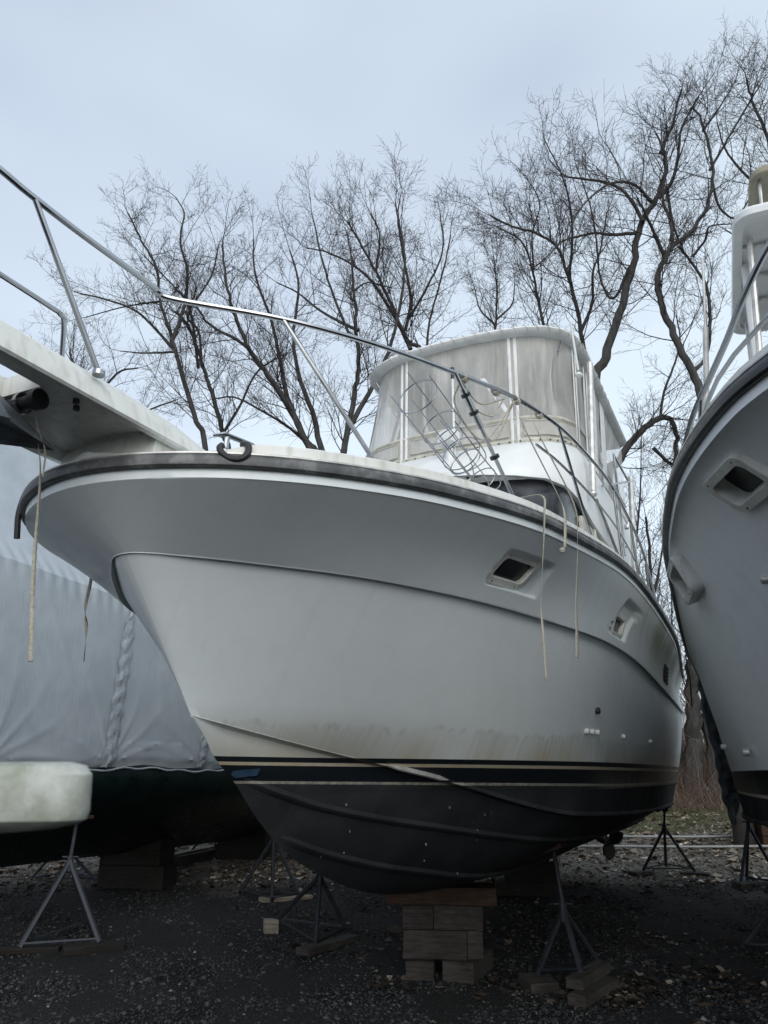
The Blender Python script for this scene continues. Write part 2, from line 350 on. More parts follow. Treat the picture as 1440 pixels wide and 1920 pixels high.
def build_hull(h, mat, windows=(), holes=()):
    K = h.K
    base = list(np.linspace(0, 1, 110) ** 1.7)
    for (t0, t1, *_x) in windows: base += list(np.linspace(t0 - .01, t1 + .01, 34))
    if not h.step: base += list(np.linspace(.12, .22, 40)) + list(np.linspace(.3, .42, 40))
    t = np.array(sorted(set(np.round(base, 5)))); q = t
    def cur(start, xs, b, zx, z):
        s = start + q * q * (L - start) if False else start + q * (L - start)
        return np.stack([s, pchip(xs, b, s), pchip(zx, z, s)], 1)
    sheer = cur(0, K['SK'], K['SB'], [0, 2.5, 5, 7.5, L], K['SZ']); sheer[:, 1] = SBf(K, sheer[:, 0])
    # gentle start so that the stem stays round
    kn = cur(.35, KK, KB, [.35, 2.5, 5, 7.5, L], KZ); kn[:, 1] = KBf(kn[:, 0])
    ch = cur(1.0, CK, CB, [1.0, 2.5, 4.5, 7.5, L], CZ)
    ks = 1.0 + q * (L - 1.0); keel = np.stack([ks, 0 * ks, pchip([k[0] for k in KEEL], [k[1] for k in KEEL], ks)], 1)
    out_ = []
    def lerp(A, B, w): return A + (B - A) * w
    def off(A, db, dz): B = A.copy(); B[:, 1] = np.maximum(0, B[:, 1] + db * np.minimum(1, q * 30)); B[:, 2] += dz; return B
    # bottom with strakes, chine flat
    rows = []
    W = np.linspace(0, 1, 15)
    for w in W:
        R = lerp(keel, off(ch, -.075, -.012), w); R[:, 2] -= .10 * sin(pi * w) * np.minimum(1, q * 3); R[:, 1] += .03 * sin(pi * w) * np.minimum(1, q * 6)
        rows.append(R)
    cw = np.clip((ch[:, 0] - 2.6) / 1.2, 0, 1)[:, None] * np.array([[0, 1.0, 0]])
    zz = np.clip((ch[:, 0] - 2.0) / 1.5, .12, 1)
    def offz(db, dz): B = off(ch, db, 0); B[:, 2] += dz * zz; return B
    rows.append(offz(-.055, -.014)); rows.append(offz(-.008, -.014) + cw * .022); rows.append(offz(-.006, .0) + cw * .022); rows.append(offz(-.007, .010) + cw * .012)
    nl = 16; low0 = offz(-.008, .022); low1 = off(kn, -.032 if h.step else 0, .004)
    if not h.step:
        top = off(sheer, -.008, -.085)
        for w in np.linspace(0, 1, 60):
            rows.append(low0 * ((w - .5) * (w - 1) / .5) + off(kn, 0, 0) * (w * (w - 1) / -.25) + top * (w * (w - .5) / .5))
    for w in (np.linspace(0, 1, nl)[:] if h.step else []):
        R = lerp(low0, low1, w); R[:, 1] += .045 * sin(pi * w) * np.minimum(1, q * 4) * (1 if h.step else -.2); rows.append(R)
    if h.step: rows.append(off(kn, -.032, .006)); rows.append(off(kn, .004, -.014)); rows.append(off(kn, .009, -.010))
    top = off(sheer, -.008, -.085); nu = 44
    WU = np.linspace(0, 1, nu); up = []
    for w in (WU[1:] if h.step else []):
        R = lerp(off(kn, .009 if h.step else 0, -.010), top, w); R[:, 1] -= .05 * sin(pi * w) * np.minimum(1, q * 5)
        for (t0, t1, w0, w1, sk, dep) in windows:
            # pocket moulded into the topside: parallelogram, skewed with height
            tt = (q - sk * (w - (w0 + w1) / 2) - t0) / (t1 - t0); ww = (w - w0) / (w1 - w0)
            fx = np.clip(np.minimum(tt, 1 - tt) / .10, 0, 1); fw = max(0, min(1, min(ww, 1 - ww) / .10))
            R[:, 1] -= dep * (fx * fw) ** .7 * (1 if 0 < ww < 1 else 0) * np.clip(1.15 - .5 * tt, .3, 1)
        rows.append(R)
    rows.append(off(sheer, .0, -.083)); rows.append(off(sheer, .004, -.03)); rows.append(off(sheer, -.01, .02))
    G = np.stack(rows, 0)
    mb = MB(); mb.grid(G, flip=True); Gm = G.copy(); Gm[..., 1] *= -1; mb.grid(Gm)
    if holes:   # cut the window openings
        A_ = np.array(mb.v); keep = []
        cen = A_[np.array([f for f in mb.f])].mean(1)
        ok = np.ones(len(cen), bool)
        for (p_, (a_, u_, o_), w_, h__, sk_) in holes:
            for sgn in (1, -1):
                m_ = np.array([1, sgn, 1.0]); d = cen - p_ * m_; y_ = d @ (u_ * m_); x_ = d @ (a_ * m_) - sk_ * y_
                ok &= ~((np.abs(x_) < w_ / 2) & (np.abs(y_) < h__ / 2) & (np.abs(d @ (o_ * m_)) < .12))
        mb.f = [f for f, k_ in zip(mb.f, ok) if k_]
    # transom
    ends = G[:, -1, :]; n = len(ends)
    V = [tuple(p) for p in ends] + [(p[0], -p[1], p[2]) for p in ends]; F = [(i, i + 1, n + i + 1, n + i) for i in range(n - 1)]
    mb.add(V, F)
    o = mb.build('hull', mat, h.root, T=T)
    h.G = G; h.t = t
    return o
def sweep_sheer(h, prof, name, mat, s_end=L, s0=0.0, dz=0, both=True, parent=None, n=140):
    ss = s0 + (np.linspace(0, 1, n) ** 2) * (s_end - s0); P = []
    for s in ss: b, z = h.sh(s); P.append((s, b, z))
    if both: P = [(p[0], -p[1], p[2]) for p in P[::-1][:-1]] + P
    P = np.array(P); rows = []
    for i in range(len(P)):
        a = P[max(0, i - 1)]; c = P[min(len(P) - 1, i + 1)]; d = (c - a)[:2]; d /= np.linalg.norm(d) + 1e-9
        nrm = np.array([-d[1], d[0], 0])
        if both or s0 == 0 or True:
            if (P[i] - np.array([5, 0, 0]))[:2] @ nrm[:2] < 0: nrm = -nrm
        rows.append([P[i] + nrm * o_ + np.array([0, 0, z_ + dz]) for o_, z_ in prof])
    mb = MB(); mb.grid(np.array(rows)); return mb.build(name, mat, parent or h.root, T=T)
def surf(h, t, w, dout=0.0, sg=1):
    """point on the topside between knuckle (w=0) and sheer (w=1) with its frame (along, up, out)"""
    def P(t, w):
        if not h.step:
            w = .5 + .5 * w; s1 = t * L; b1, z1 = h.sh(s1); s0 = .35 + t * (L - .35); sc = 1 + t * (L - 1)
            p0 = np.array([sc, float(pchip(CK, CB, sc)) - .008, float(pchip([1.0, 2.5, 4.5, 7.5, L], CZ, sc)) + .022]); p1 = np.array([s0, float(KBf(s0)), float(pchip([.35, 2.5, 5, 7.5, L], KZ, s0))]); p2 = np.array([s1, b1 - .008, z1 - .085])
            return p0 * ((w - .5) * (w - 1) / .5) + p1 * (w * (w - 1) / -.25) + p2 * (w * (w - .5) / .5)
        s1 = t * L; b1, z1 = h.sh(s1); s0 = .35 + t * (L - .35); b0 = float(pchip(KK, KB, s0)); z0 = float(pchip([.35, 2.5, 5, 7.5, L], KZ, s0))
        return np.array([s0 + (s1 - s0) * w, (b0 + (b1 - .008 - b0) * w) - .05 * sin(pi * w), z0 + (z1 - .085 - z0) * w])
    p = P(t, w); a = P(t + .01, w) - P(t - .01, w); u = P(t, w + .03) - P(t, w - .03); a /= np.linalg.norm(a); u = u - a * (u @ a); u /= np.linalg.norm(u)
    o_ = np.cross(a, u); o_ *= np.sign(o_[1]); M3 = [a, u, o_]; p = p + o_ * dout
    if sg < 0: p = p * np.array([1, -1, 1]); M3 = [v * np.array([1, -1, 1]) for v in M3]
    return p, M3
def lowsurf(h, s, z, sg=1):
    # point on the lower topside
    t = (s - .7) / (L - .7); s1 = .35 + t * (L - .35); b1 = float(pchip(KK, KB, s1)); z1 = float(pchip([.35, 2.5, 5, 7.5, L], KZ, s1))
    s0 = 1 + t * (L - 1); b0 = float(pchip(CK, CB, s0)); z0 = float(pchip([1.0, 2.5, 4.5, 7.5, L], CZ, s0)); w = (z - z0) / (z1 - z0)
    p = np.array([s0 + (s1 - s0) * w, b0 + (b1 - b0) * w + .035 * sin(pi * w), z]); p[1] *= sg; return p
def ring_rounded(w, h_, r, n=5):
    pts = []
    for cx, cy, a0 in ((w / 2 - r, h_ / 2 - r, 0), (-w / 2 + r, h_ / 2 - r, pi / 2), (-w / 2 + r, -h_ / 2 + r, pi), (w / 2 - r, -h_ / 2 + r, 3 * pi / 2)):
        for k in range(n + 1): a = a0 + pi / 2 * k / n; pts.append((cx + r * cos(a), cy + r * sin(a)))
    return pts
def porthole(h, t, w, wid, hei, frame_w, depth, proud, skew=0, sg=1, base_out=0, name='porthole', closed_lid=0, deep=.10, tilt=0):
    p, (a, u, o_) = surf(h, t, w, 0, sg)
    def Q(x, y, d):
        return tuple(p + a * (x + skew * y) + u * y + o_ * (d + base_out))
    rr = min(wid, hei) * .16
    outer = ring_rounded(wid, hei, rr * 1.3); inner = ring_rounded(wid - 2 * frame_w, hei - 2 * frame_w, rr)
    mb = MB(); rings = [[Q(x, y, -.02) for x, y in outer], [Q(x, y, proud * .8) for x, y in outer], [Q(x * .975, y * .975, proud) for x, y in outer], [Q(x * 1.01, y * 1.01, proud) for x, y in inner], [Q(x, y, proud - .006) for x, y in inner], [Q(x * .99, y * .99, proud - deep) for x, y in inner]]
    mb.grid(np.array([r_ + [r_[0]] for r_ in rings]))
    o = mb.build(name, M['mould'], h.root, T=T)
    mb = MB(); n = len(inner); V = [Q(x * .995, y * .995, proud - deep + .01) for x, y in inner]; mb.add(V, [tuple(range(n))]); mb.build('pane', M['pane'], o, T=T, smooth=False)
    mb = MB()
    for sx in (-.3, .3): mb.ball(Q(sx * wid, -hei / 2 + frame_w * .4, proud), .008, 6)
    for sx in (-.36, .36): mb.ball(Q(sx * wid, hei / 2 - frame_w * .5, proud), .006, 6)
    mb.build('screw', M['screw'], o, T=T, kind='stuff')
    return o, Q
def thru(h, s, z, r=.022, sg=1, mat=None):
    p = lowsurf(h, s, z, sg); mb = MB(); n = np.array([0, sg, 0.0]); V = []
    mb.tube([p - n * .03, p + n * .012, p + n * .02], [r, r, r * .75], 12)
    o = mb.build('drain_fitting', mat or M['white'], h.root, T=T)
    MB().tube([p + n * .012, p + n * .0205], r * .5, 10).build('drain_bore', M['darkrubber'], o, T=T)

def common(h, mat_rail, windows, holes=()):
    build_hull(h, M['hull'] if h.step else M['hull2'], windows, holes)
    prof = [(-.01, -.030), (.026, -.036), (.040, -.026), (.044, -.004), (.041, .016), (.032, .028), (-.01, .034)]
    rr = sweep_sheer(h, prof, 'rub_rail', mat_rail)
    sweep_sheer(h, [(.028, .028), (.036, .034), (.036, .042), (.026, .048), (.008, .05), (-.02, .05)], 'metal_strip', M['strip'], parent=rr)
    mb = MB(); s = .06
    while s < L:
        b, z = h.sh(s)
        for sg in (1, -1): mb.ball((s, sg * (b + .034), z + .038), .006, 6)
        s += .12 + .22 * min(1, s)
    mb.build('screw', M['screw'], rr, T=T, kind='stuff')
    # deck
    ss = (np.linspace(0, 1, 60) ** 1.8) * L; rows = []
    for s in ss:
        b, z = h.sh(s); rows.append([(s, b * w, z + .03 + .07 * (1 - w * w)) for w in np.linspace(1, -1, 17)])
    MB().grid(np.array(rows)).build('deck', M['white'], h.root, T=T)
    # moulded toe rail from the pulpit aft
    for sg in (1, -1):
        ss = np.concatenate([np.linspace(.22, 1, 16), np.linspace(1.2, L, 60)]); rows = []
        for s in ss:
            b, z = h.sh(s); ht = .085 * min(1, (s - .18) / .2) ; ht = max(.03, ht)
            rows.append([(s, sg * (b - .005), z + .035), (s, sg * (b - .012), z + .035 + ht * .85), (s, sg * (b - .03), z + .035 + ht), (s, sg * (b - .09), z + .035 + ht), (s, sg * (b - .12), z + .03)])
        MB().grid(np.array(rows), flip=sg < 0).build('toe_rail', M['mould'], h.root, T=T)

def strakes(h):
    for zz in ([(1.50, .22, -.11), (1.8, .38, -.20), (2.2, .55, -.30), (3.0, .72, -.43), (4.5, .95, -.61), (6.5, 1.05, -.68), (9.8, 1.0, -.68)],
               [(1.95, .14, -.46), (2.2, .24, -.54), (2.6, .34, -.64), (3.3, .43, -.77), (4.6, .5, -.92), (7, .55, -.93), (9.8, .52, -.88)]):
        for sg in (1, -1):
            P = crom(zz, 12); n = len(P); rows = []
            for i, p in enumerate(P):
                k = min(1, i / 10) ; k = max(.1, k); s, b, z = p
                # seat the strake on the bottom surface
                t = (s - 1.0) / (L - 1.0); cb = float(pchip(CK, CB, s)) - .05; cz = float(pchip([1.0, 2.5, 4.5, 7.5, L], CZ, s)) - .015; kz = float(pchip([q_[0] for q_ in KEEL], [q_[1] for q_ in KEEL], s))
                ww_ = np.linspace(.04, .97, 1500); zz_ = kz + (cz - kz) * ww_ - .10 * np.sin(pi * ww_) * min(1, t * 3); i_ = int(np.argmin(np.abs(zz_ - z))) if zz_.min() < z else 0
                jj = int(np.argmin(zz_)); i_ = jj + int(np.argmin(np.abs(zz_[jj:] - z))); w = float(ww_[i_]); zb = kz + (cz - kz) * w - .10 * sin(pi * w) * min(1, t * 3); bb = cb * w + .03 * sin(pi * w) * min(1, t * 6)
                rows.append([(s, sg * (bb - .03), zb - .03), (s, sg * (bb + .012 * k), zb - .016 * k - .004), (s, sg * (bb + .026 * k), zb - .008 * k), (s, sg * (bb + .028 * k), zb + .02)])
            MB().grid(np.array(rows), flip=sg > 0).build('spray_strake', M['hull'], h.root, T=T)

def tube_obj(name, pts, r, root, mat=None, smoothn=0, n=8):
    P = crom(pts, smoothn) if smoothn else pts
    return MB().tube(P, r, n).build(name, mat or M['steel'], root, T=T)

# ================================================================== MAIN BOAT
boat = thing('motor_yacht', 'big white motor yacht in the middle with clouded plastic enclosure and stained waterline', 'boat',
             (-1.538, 3.654, CAMZ + .05), (0, radians(.445), radians(90 - 25.629)))
h1 = Hull(KSB, boat, True)
WIN = [(.196, .264, .25, .74, .02, .06), (.458, .520, .16, .82, .085, .055)]
HO = []
for (t_, w_, W_, H_, sk_) in ((.2215, .48, .395, .155, .25), (.478, .37, .345, .145, .5)):
    p_, fr = surf(h1, t_, w_); HO.append((p_ - fr[2] * .045, fr, W_, H_, sk_))
common(h1, M['rubrail'], WIN, HO); strakes(h1)
porthole(h1, .2215, .48, .50, .26, .05, .0, .016, skew=.25, base_out=-.035, deep=.045)
porthole(h1, .478, .37, .44, .24, .045, .0, .016, skew=.5, base_out=-.03, deep=.05)
# pale paint left on the chine where it crosses the waterline
rows = []
for s in np.linspace(2.38, 2.86, 24):
    w_ = .011 * min(1, (s - 2.38) / .10, (2.86 - s) / .06) + .002; z_ = float(pchip([1.0, 2.5, 4.5, 7.5, L], CZ, s)); b_ = float(pchip(CK, CB, s)) + .012 + .022 * min(1, max(0, (s - 2.6) / 1.2))
    rows.append([(s, b_ - .014, z_ - w_ - .006), (s, b_, z_ - w_), (s, b_ + .002, z_ + w_ * .6), (s, b_ - .012, z_ + w_ + .004)])
MB().grid(np.array(rows)).build('chine_edge_paint', M['strip'], boat, T=T)
# engine-room louvre aft
p, (a, u, o_) = surf(h1, .757, .31)
mb = MB(); Rv = lambda x, y, d: tuple(p + a * x + u * y + o_ * d)
mb.add([Rv(-.22, -.11, .004), Rv(.22, -.11, .004), Rv(.22, .11, .004), Rv(-.22, .11, .004)], [(0, 1, 2, 3)])
vent = mb.build('side_vent', M['blackplastic'], boat, T=T, smooth=False)
for k in range(5):
    y = -.09 + .045 * k; MB().add([Rv(-.21, y, .006), Rv(.21, y, .006), Rv(.21, y + .028, .03), Rv(-.21, y + .028, .03), Rv(-.21, y + .034, .006), Rv(.21, y + .034, .006)], [(0, 1, 2, 3), (3, 2, 5, 4)]).build('louvre', M['blackplastic'] if k != 1 else M['tan'], vent, T=T, smooth=False)
for s, z in ((4.45, .45),): thru(h1, s, z, .028, mat=M['bronze'])
for s in (4.24, 4.36, 4.48): thru(h1, s, .27, .024)
thru(h1, 5.34, .27); thru(h1, 6.66, .27, .02)
# blue masking tape left on the bow stripe
mb = MB()
def bottom_pt(s, w):
    t = (s - 1.0) / (L - 1.0); q_ = t; cb = float(pchip(CK, CB, s)) - .05; cz = float(pchip([1.0, 2.5, 4.5, 7.5, L], CZ, s)) - .015; kz = float(pchip([x[0] for x in KEEL], [x[1] for x in KEEL], s))
    return (s, cb * w + .03 * sin(pi * w) * min(1, q_ * 6) + .006, kz + (cz - kz) * w - .10 * sin(pi * w) * min(1, q_ * 3))
rows = []
for s in np.linspace(1.40, 1.56, 5):
    r_ = []
    for zt in (-.105 + (s - 1.40) * .12, -.062 + (s - 1.40) * .12):
        w = min(np.linspace(.02, .98, 60), key=lambda w: abs(bottom_pt(s, w)[2] - zt)); pt = bottom_pt(s, w); r_.append((pt[0], pt[1] + .004, pt[2]))
    rows.append(r_)
MB().grid(np.array(rows)).build('masking_tape', M['bluetape'], boat, T=T)
# little pale chips where the antifouling has flaked
mb = MB()
for k in range(8):
    s = random.uniform(1.7, 4.2); w = random.uniform(.15, .95); x, b, z = bottom_pt(s, w)
    r = random.uniform(.006, .02); V = [(x + r * cos(a_) * random.uniform(.5, 1.6), b + .004 , z + r * .7 * sin(a_) * random.uniform(.4, 1.2)) for a_ in np.linspace(0, 2 * pi, 7)[:-1]]
    mb.add(V, [tuple(range(6))])
mb.build('paint_chips', M['strip'], boat, T=T, smooth=False, kind='stuff')
# ---- bow pulpit
def pulpit(root, nose=-1.55):
    bo = lambda s: .385 - .03 * max(0, -s); tp = lambda s: .30 - .02 * max(0, -s)
    S_ = [.78, .55, .3, .0, -.3, -.42, -.7, -1.0, -1.3, nose]; z0 = 1.545; mb = MB()
    def zb(s): return z0 + .02 * max(0, -s)
    def zt(s): return 1.72 - max(0, (s - .2)) * .16 + .02 * max(0, -s)
    rows = []
    for s in S_:
        hw = .13 * (1 if s <= -.40 else 0)
        rows.append([(s, 0.0 + hw, zb(s) + .075), (s, bo(s) - .06, zb(s) + .07), (s, bo(s) - .045, zb(s)), (s, bo(s) - .01, zb(s)), (s, bo(s), zb(s) + .012), (s, (bo(s) + tp(s)) / 2 + .008, (zb(s) + zt(s)) / 2 + .02), (s, tp(s) + .012, zt(s) - .012), (s, tp(s) - .015, zt(s)), (s, hw, zt(s) + .004)] )
    rows = np.array(rows)
    i = S_.index(-.42)
    for sg in (1, -1):
        R = rows.copy(); R[..., 1] *= sg
        mb.grid(R, flip=sg > 0)
        mb.add([R[i][0], R[i][8], R[-1][8], R[-1][0]], [(0, 1, 2, 3)])
        mb.add(R[-1], [tuple(range(9))]); mb.add(R[0], [tuple(range(9))])
    a_, b_ = rows[i - 1], rows[i]
    mb.add([(S_[i], .13, zb(-.4) + .075), (S_[i], -.13, zb(-.4) + .075), (S_[i], -.13, zt(-.4)), (S_[i], .13, zt(-.4))], [(0, 1, 2, 3)])
    o = mb.build('bow_pulpit', M['mould'], root, T=T)
    # raised non-skid lip along the top edge
    for sg in (1, -1):
        MB().tube([(s, sg * (tp(s) - .03), zt(s) + .004) for s in S_], .012, 6).build('edge_bead', M['white'], o, T=T)
    return o
pul = pulpit(boat)
# curved moulded block under the pulpit
rows = []
for zf, ins in ((1.40, .0), (1.47, .012), (1.56, .03), (1.590, .045), (1.603, .065), (1.622, .068)):
    r_ = []
    for b in np.linspace(-.33, .33, 25):
        sx = float(np.interp(abs(b), h1.K['SB'][:4], h1.K['SK'][:4])); bb = b
        sx = .07 + .62 * abs(b) ** 2.3 + ins
        r_.append((sx, bb, zf))
    rows.append([(.75, -.33, zf)] + r_ + [(.75, .33, zf)])
blk = MB().grid(np.array(rows)).build('bow_block', M['mould'], boat, T=T)
# anchor roller, cheeks and plough anchor
ro = MB().tube([(-.40, -.12, 1.575), (-.40, -.085, 1.575), (-.40, -.08, 1.575)], .05, 14).tube([(-.40, -.08, 1.575), (-.40, .0, 1.575), (-.40, .08, 1.575)], [.036, .03, .036], 14).tube([(-.40, .08, 1.575), (-.40, .085, 1.575), (-.40, .12, 1.575)], .05, 14).build('anchor_roller', M['darkrubber'], boat, T=T)
MB().tube([(-.40, -.012, 1.575), (-.40, .012, 1.575)], .052, 14).build('roller_band', M['steel'], ro, T=T)
for b in (.135, .19): MB().tube([(-.20 - (b - .13), b, 1.63), (-.20 - (b - .13), b, 1.60)], .016, 6).build('pulpit_bolt', M['screw'], pul, T=T)
anc = MB()
tip = np.array((-.185, .0, 1.43)); ctr = np.array((-.62, 0, 1.50))
wL = np.array((-.60, -.17, 1.36)); wR = np.array((-.56, .15, 1.40)); top_ = np.array((-.56, 0, 1.58)); back = np.array((-.80, 0, 1.42))
d_ = np.array((0, 0, -.012))
for (A_, B_) in ((wL, top_), (wR, top_)):
    m_ = (A_ + B_) / 2 + np.array((.02, 0, -.03))
    anc.add([tip, A_, m_, B_, tip + d_, A_ + d_, m_ + d_, B_ + d_], [(0, 1, 2), (0, 2, 3), (4, 6, 5), (4, 7, 6), (0, 4, 5, 1), (1, 5, 6, 2), (2, 6, 7, 3), (3, 7, 4, 0)])
anc.add([wL, top_, wR, back, tip], [(0, 1, 3), (1, 2, 3), (0, 3, 4), (3, 2, 4)])
anc.box((-.95, 0, 1.57), (.75, .022, .07), ry=radians(4), ch=.006)
anchor = anc.build('anchor_flukes', M['galv'], boat, T=T, smooth=False)
# ---- deck rails
RT = [(-.79, .33, 2.36), (-.49, .32, 2.37), (-.02, .33, 2.38), (.05, .33, 2.375), (.13, .38, 2.36), (.49, .84, 2.32), (.94, 1.18, 2.32), (1.54, 1.45, 2.37), (2.17, 1.66, 2.44), (2.99, 1.77, 2.56), (3.92, 1.83, 2.64), (5.04, 1.86, 2.70), (6.47, 1.89, 2.53), (7.34, 1.88, 2.28), (7.9, 1.88, 1.9)]
nose = [(-.98, .29, 2.40), (-1.12, .20, 2.41), (-1.18, 0, 2.41)]
P = [(p_[0] - (.04 if p_[0] < .3 else 0), -p_[1] * (1.08 if p_[0] < .3 else 1), p_[2] + (.03 if p_[0] < .3 else 0)) for p_ in RT[::-1]] + [(p_[0], -p_[1], p_[2] + .03) for p_ in nose[:2]] + nose[::-1] + RT
bowrail = tube_obj('bow_rail', P, .0155, boat, smoothn=6)
MR = [(-.54, .33, 1.72), (-.55, .33, 1.90), (-.565, .325, 1.935), (-.60, .31, 1.95), (-.85, .28, 2.0), (-1.05, .24, 2.03), (-1.12, 0, 2.03), (-1.05, -.24, 2.03), (-.85, -.28, 2.0), (-.60, -.31, 1.95), (-.55, -.33, 1.90), (-.54, -.33, 1.72)]
stan = [((-.76, .33, 2.36), (-.30, .36, 1.70)), ((.49, .84, 2.32), (1.0, 1.19, 1.55)), ((1.56, 1.46, 2.37), (2.16, 1.64, 1.66)), ((3.1, 1.77, 2.57), (3.9, 1.83, 1.76)), ((5.1, 1.86, 2.69), (5.3, 1.86, 1.8)), ((6.0, 1.88, 2.60), (6.3, 1.88, 1.78)), ((7.0, 1.88, 2.36), (7.15, 1.88, 1.7))]
for (A_, B_) in stan:
    for sg in (1, -1):
        A2 = (A_[0], sg * A_[1], A_[2]); B2 = (B_[0], sg * B_[1], B_[2])
        o = tube_obj('rail_stanchion', [A2, B2], .0135, boat)
        MB().tube([(B2[0], B2[1], B2[2] + .012), (B2[0], B2[1], B2[2] - .01)], .03, 12).build('stanchion_base', M['steel'], o, T=T)
tube_obj('lower_side_rail', [(2.6, 1.70, 2.24), (3.1, 1.76, 2.26), (4.0, 1.82, 2.28), (5.1, 1.85, 2.3), (6.1, 1.87, 2.2), (7.0, 1.87, 2.05)], .010, boat, smoothn=4)
# rubber gunwale clamps on the third stanchion (fender holder)
for k in (.22, .40, .86):
    A_ = np.array(stan[2][0]); B_ = np.array(stan[2][1]); q_ = A_ + (B_ - A_) * k * .75
    MB().tube([q_ - (B_ - A_) * .012, q_ + (B_ - A_) * .012], .032, 12).build('rail_clamp', M['blackplastic'], boat, T=T)
A_ = np.array(stan[2][0]); B_ = np.array(stan[2][1])
tube_obj('rod_sleeve', [A_ + (B_ - A_) * .12, A_ + (B_ - A_) * .42], .021, boat)
# ---- cleat and black chafe hose on the port bow
cl = MB().tube([(.24, .62, 1.555), (.28, .66, 1.57), (.44, .72, 1.56), (.49, .74, 1.55)], [.008, .014, .014, .008], 8).tube([(.30, .66, 1.50), (.30, .665, 1.565)], .014, 8).tube([(.40, .71, 1.50), (.40, .705, 1.56)], .014, 8)
cl.build('cleat', M['steel'], boat, T=T)
# ---- cabin, windscreen, flybridge
def plan(s_c, s_k, bk, s_end, z, n=17, sq=2.6, both=True):
    """front curve: centre s_c, corner (s_k,bk), then straight aft to s_end"""
    pts = []
    for w in np.linspace(-1, 1, n):
        a_ = w * pi / 2 * .92; b = bk * np.sign(w) * abs(sin(a_)) ** .8; s = s_c + (s_k - s_c) * (1 - abs(cos(a_)) ** .9); pts.append((s, b, z))
    return [(s_end, -bk * .98, z)] + pts + [(s_end, bk * .98, z)]
def loft(name, rows, mat, parent, solid=0, smooth=True): return MB().grid(np.array(rows)).build(name, mat, parent, T=T, solid=solid, smooth=smooth)
loft('foredeck_trunk', [plan(1.7, 3.0, 1.05, 5.5, 1.6), plan(1.85, 3.05, 1.0, 5.5, 1.78), plan(2.1, 3.15, .9, 5.5, 1.84), plan(3.4, 3.6, .1, 5.5, 1.86)], M['white'], boat)
loft('windscreen', [plan(4.05, 4.9, 1.42, 9.4, 1.66), plan(4.2, 5.0, 1.42, 9.4, 1.9), plan(4.95, 5.55, 1.36, 9.4, 2.95)], M['shield'], boat)
LIP = [(4.62, 0), (4.66, .3), (4.72, .58), (4.85, .92), (5.02, 1.2), (5.25, 1.36), (5.6, 1.44), (6.0, 1.47), (6.6, 1.48), (9.5, 1.48)]
LZ = [2.96, 2.95, 2.94, 2.92, 2.90, 2.86, 2.78, 2.66, 2.62, 2.62]
TOPC = [(5.62, 0), (5.62, .3), (5.63, .58), (5.66, .85), (5.74, 1.08), (5.88, 1.24), (6.08, 1.34), (6.4, 1.38), (6.9, 1.39), (9.5, 1.39)]
def sym(pts3): return [(p_[0], -p_[1], p_[2]) for p_ in pts3[::-1][:-1]] + pts3
def ring(f, zf): return sym([(f[i][0], f[i][1], zf[i] if not np.isscalar(zf) else zf) for i in range(len(f))])
def lerp2(A_, B_, w): return [(a_[0] + (b_[0] - a_[0]) * w, a_[1] + (b_[1] - a_[1]) * w) for a_, b_ in zip(A_, B_)]
rows = []
in_ = [(s + .10, max(0, b - .1)) for s, b in LIP]
rows.append(sym([(x[0], x[1], z + .05) for x, z in zip(in_, LZ)])); rows.append(sym([(x[0], x[1], z - .0) for x, z in zip(lerp2(in_, LIP, .6), LZ)]))
rows.append(sym([(x[0], x[1], z) for x, z in zip(LIP, LZ)])); rows.append(sym([(x[0] + .0, x[1] + .006, z + .05) for x, z in zip(LIP, LZ)]))
for w in (.15, .35, .55, .75, .9, 1.0):
    f = lerp2(LIP, TOPC, w); bul = .10 * sin(pi * w) ** .8
    rows.append(sym([(x[0] - bul * .6 * (1 - i / 9), x[1] + bul * .5 * min(1, i / 4), LZ[i] + .05 + (3.64 - LZ[i] - .05) * (w ** .9) + bul * .5) for i, x in enumerate(f)]))
fly = loft('flybridge_moulding', rows, M['white'], boat)
# small dark slots under the brow
for b in (-.1, .45, .95):
    s_ = float(np.interp(b, [0, .3, .58, .92, 1.2], [4.66, 4.7, 4.76, 4.89, 5.05])); MB().box((s_ + .10, b, 2.985 - .02 * b), (.05, .16, .012), ch=.004).build('brow_vent', M['blackplastic'], fly, T=T)
# grey side of the cabin under the flybridge with a few ribs
for k, s in enumerate((6.3, 6.9, 7.5, 8.1)): MB().box((s, 1.44, 2.3), (.05, .03, .75), ch=.008, ry=radians(-12)).build('cabin_rib', M['mould'], boat, T=T)
MB().box((7.6, 1.41, 2.2), (4.0, .05, .86), ch=.01).build('cabin_side', M['canvas'], boat, T=T)
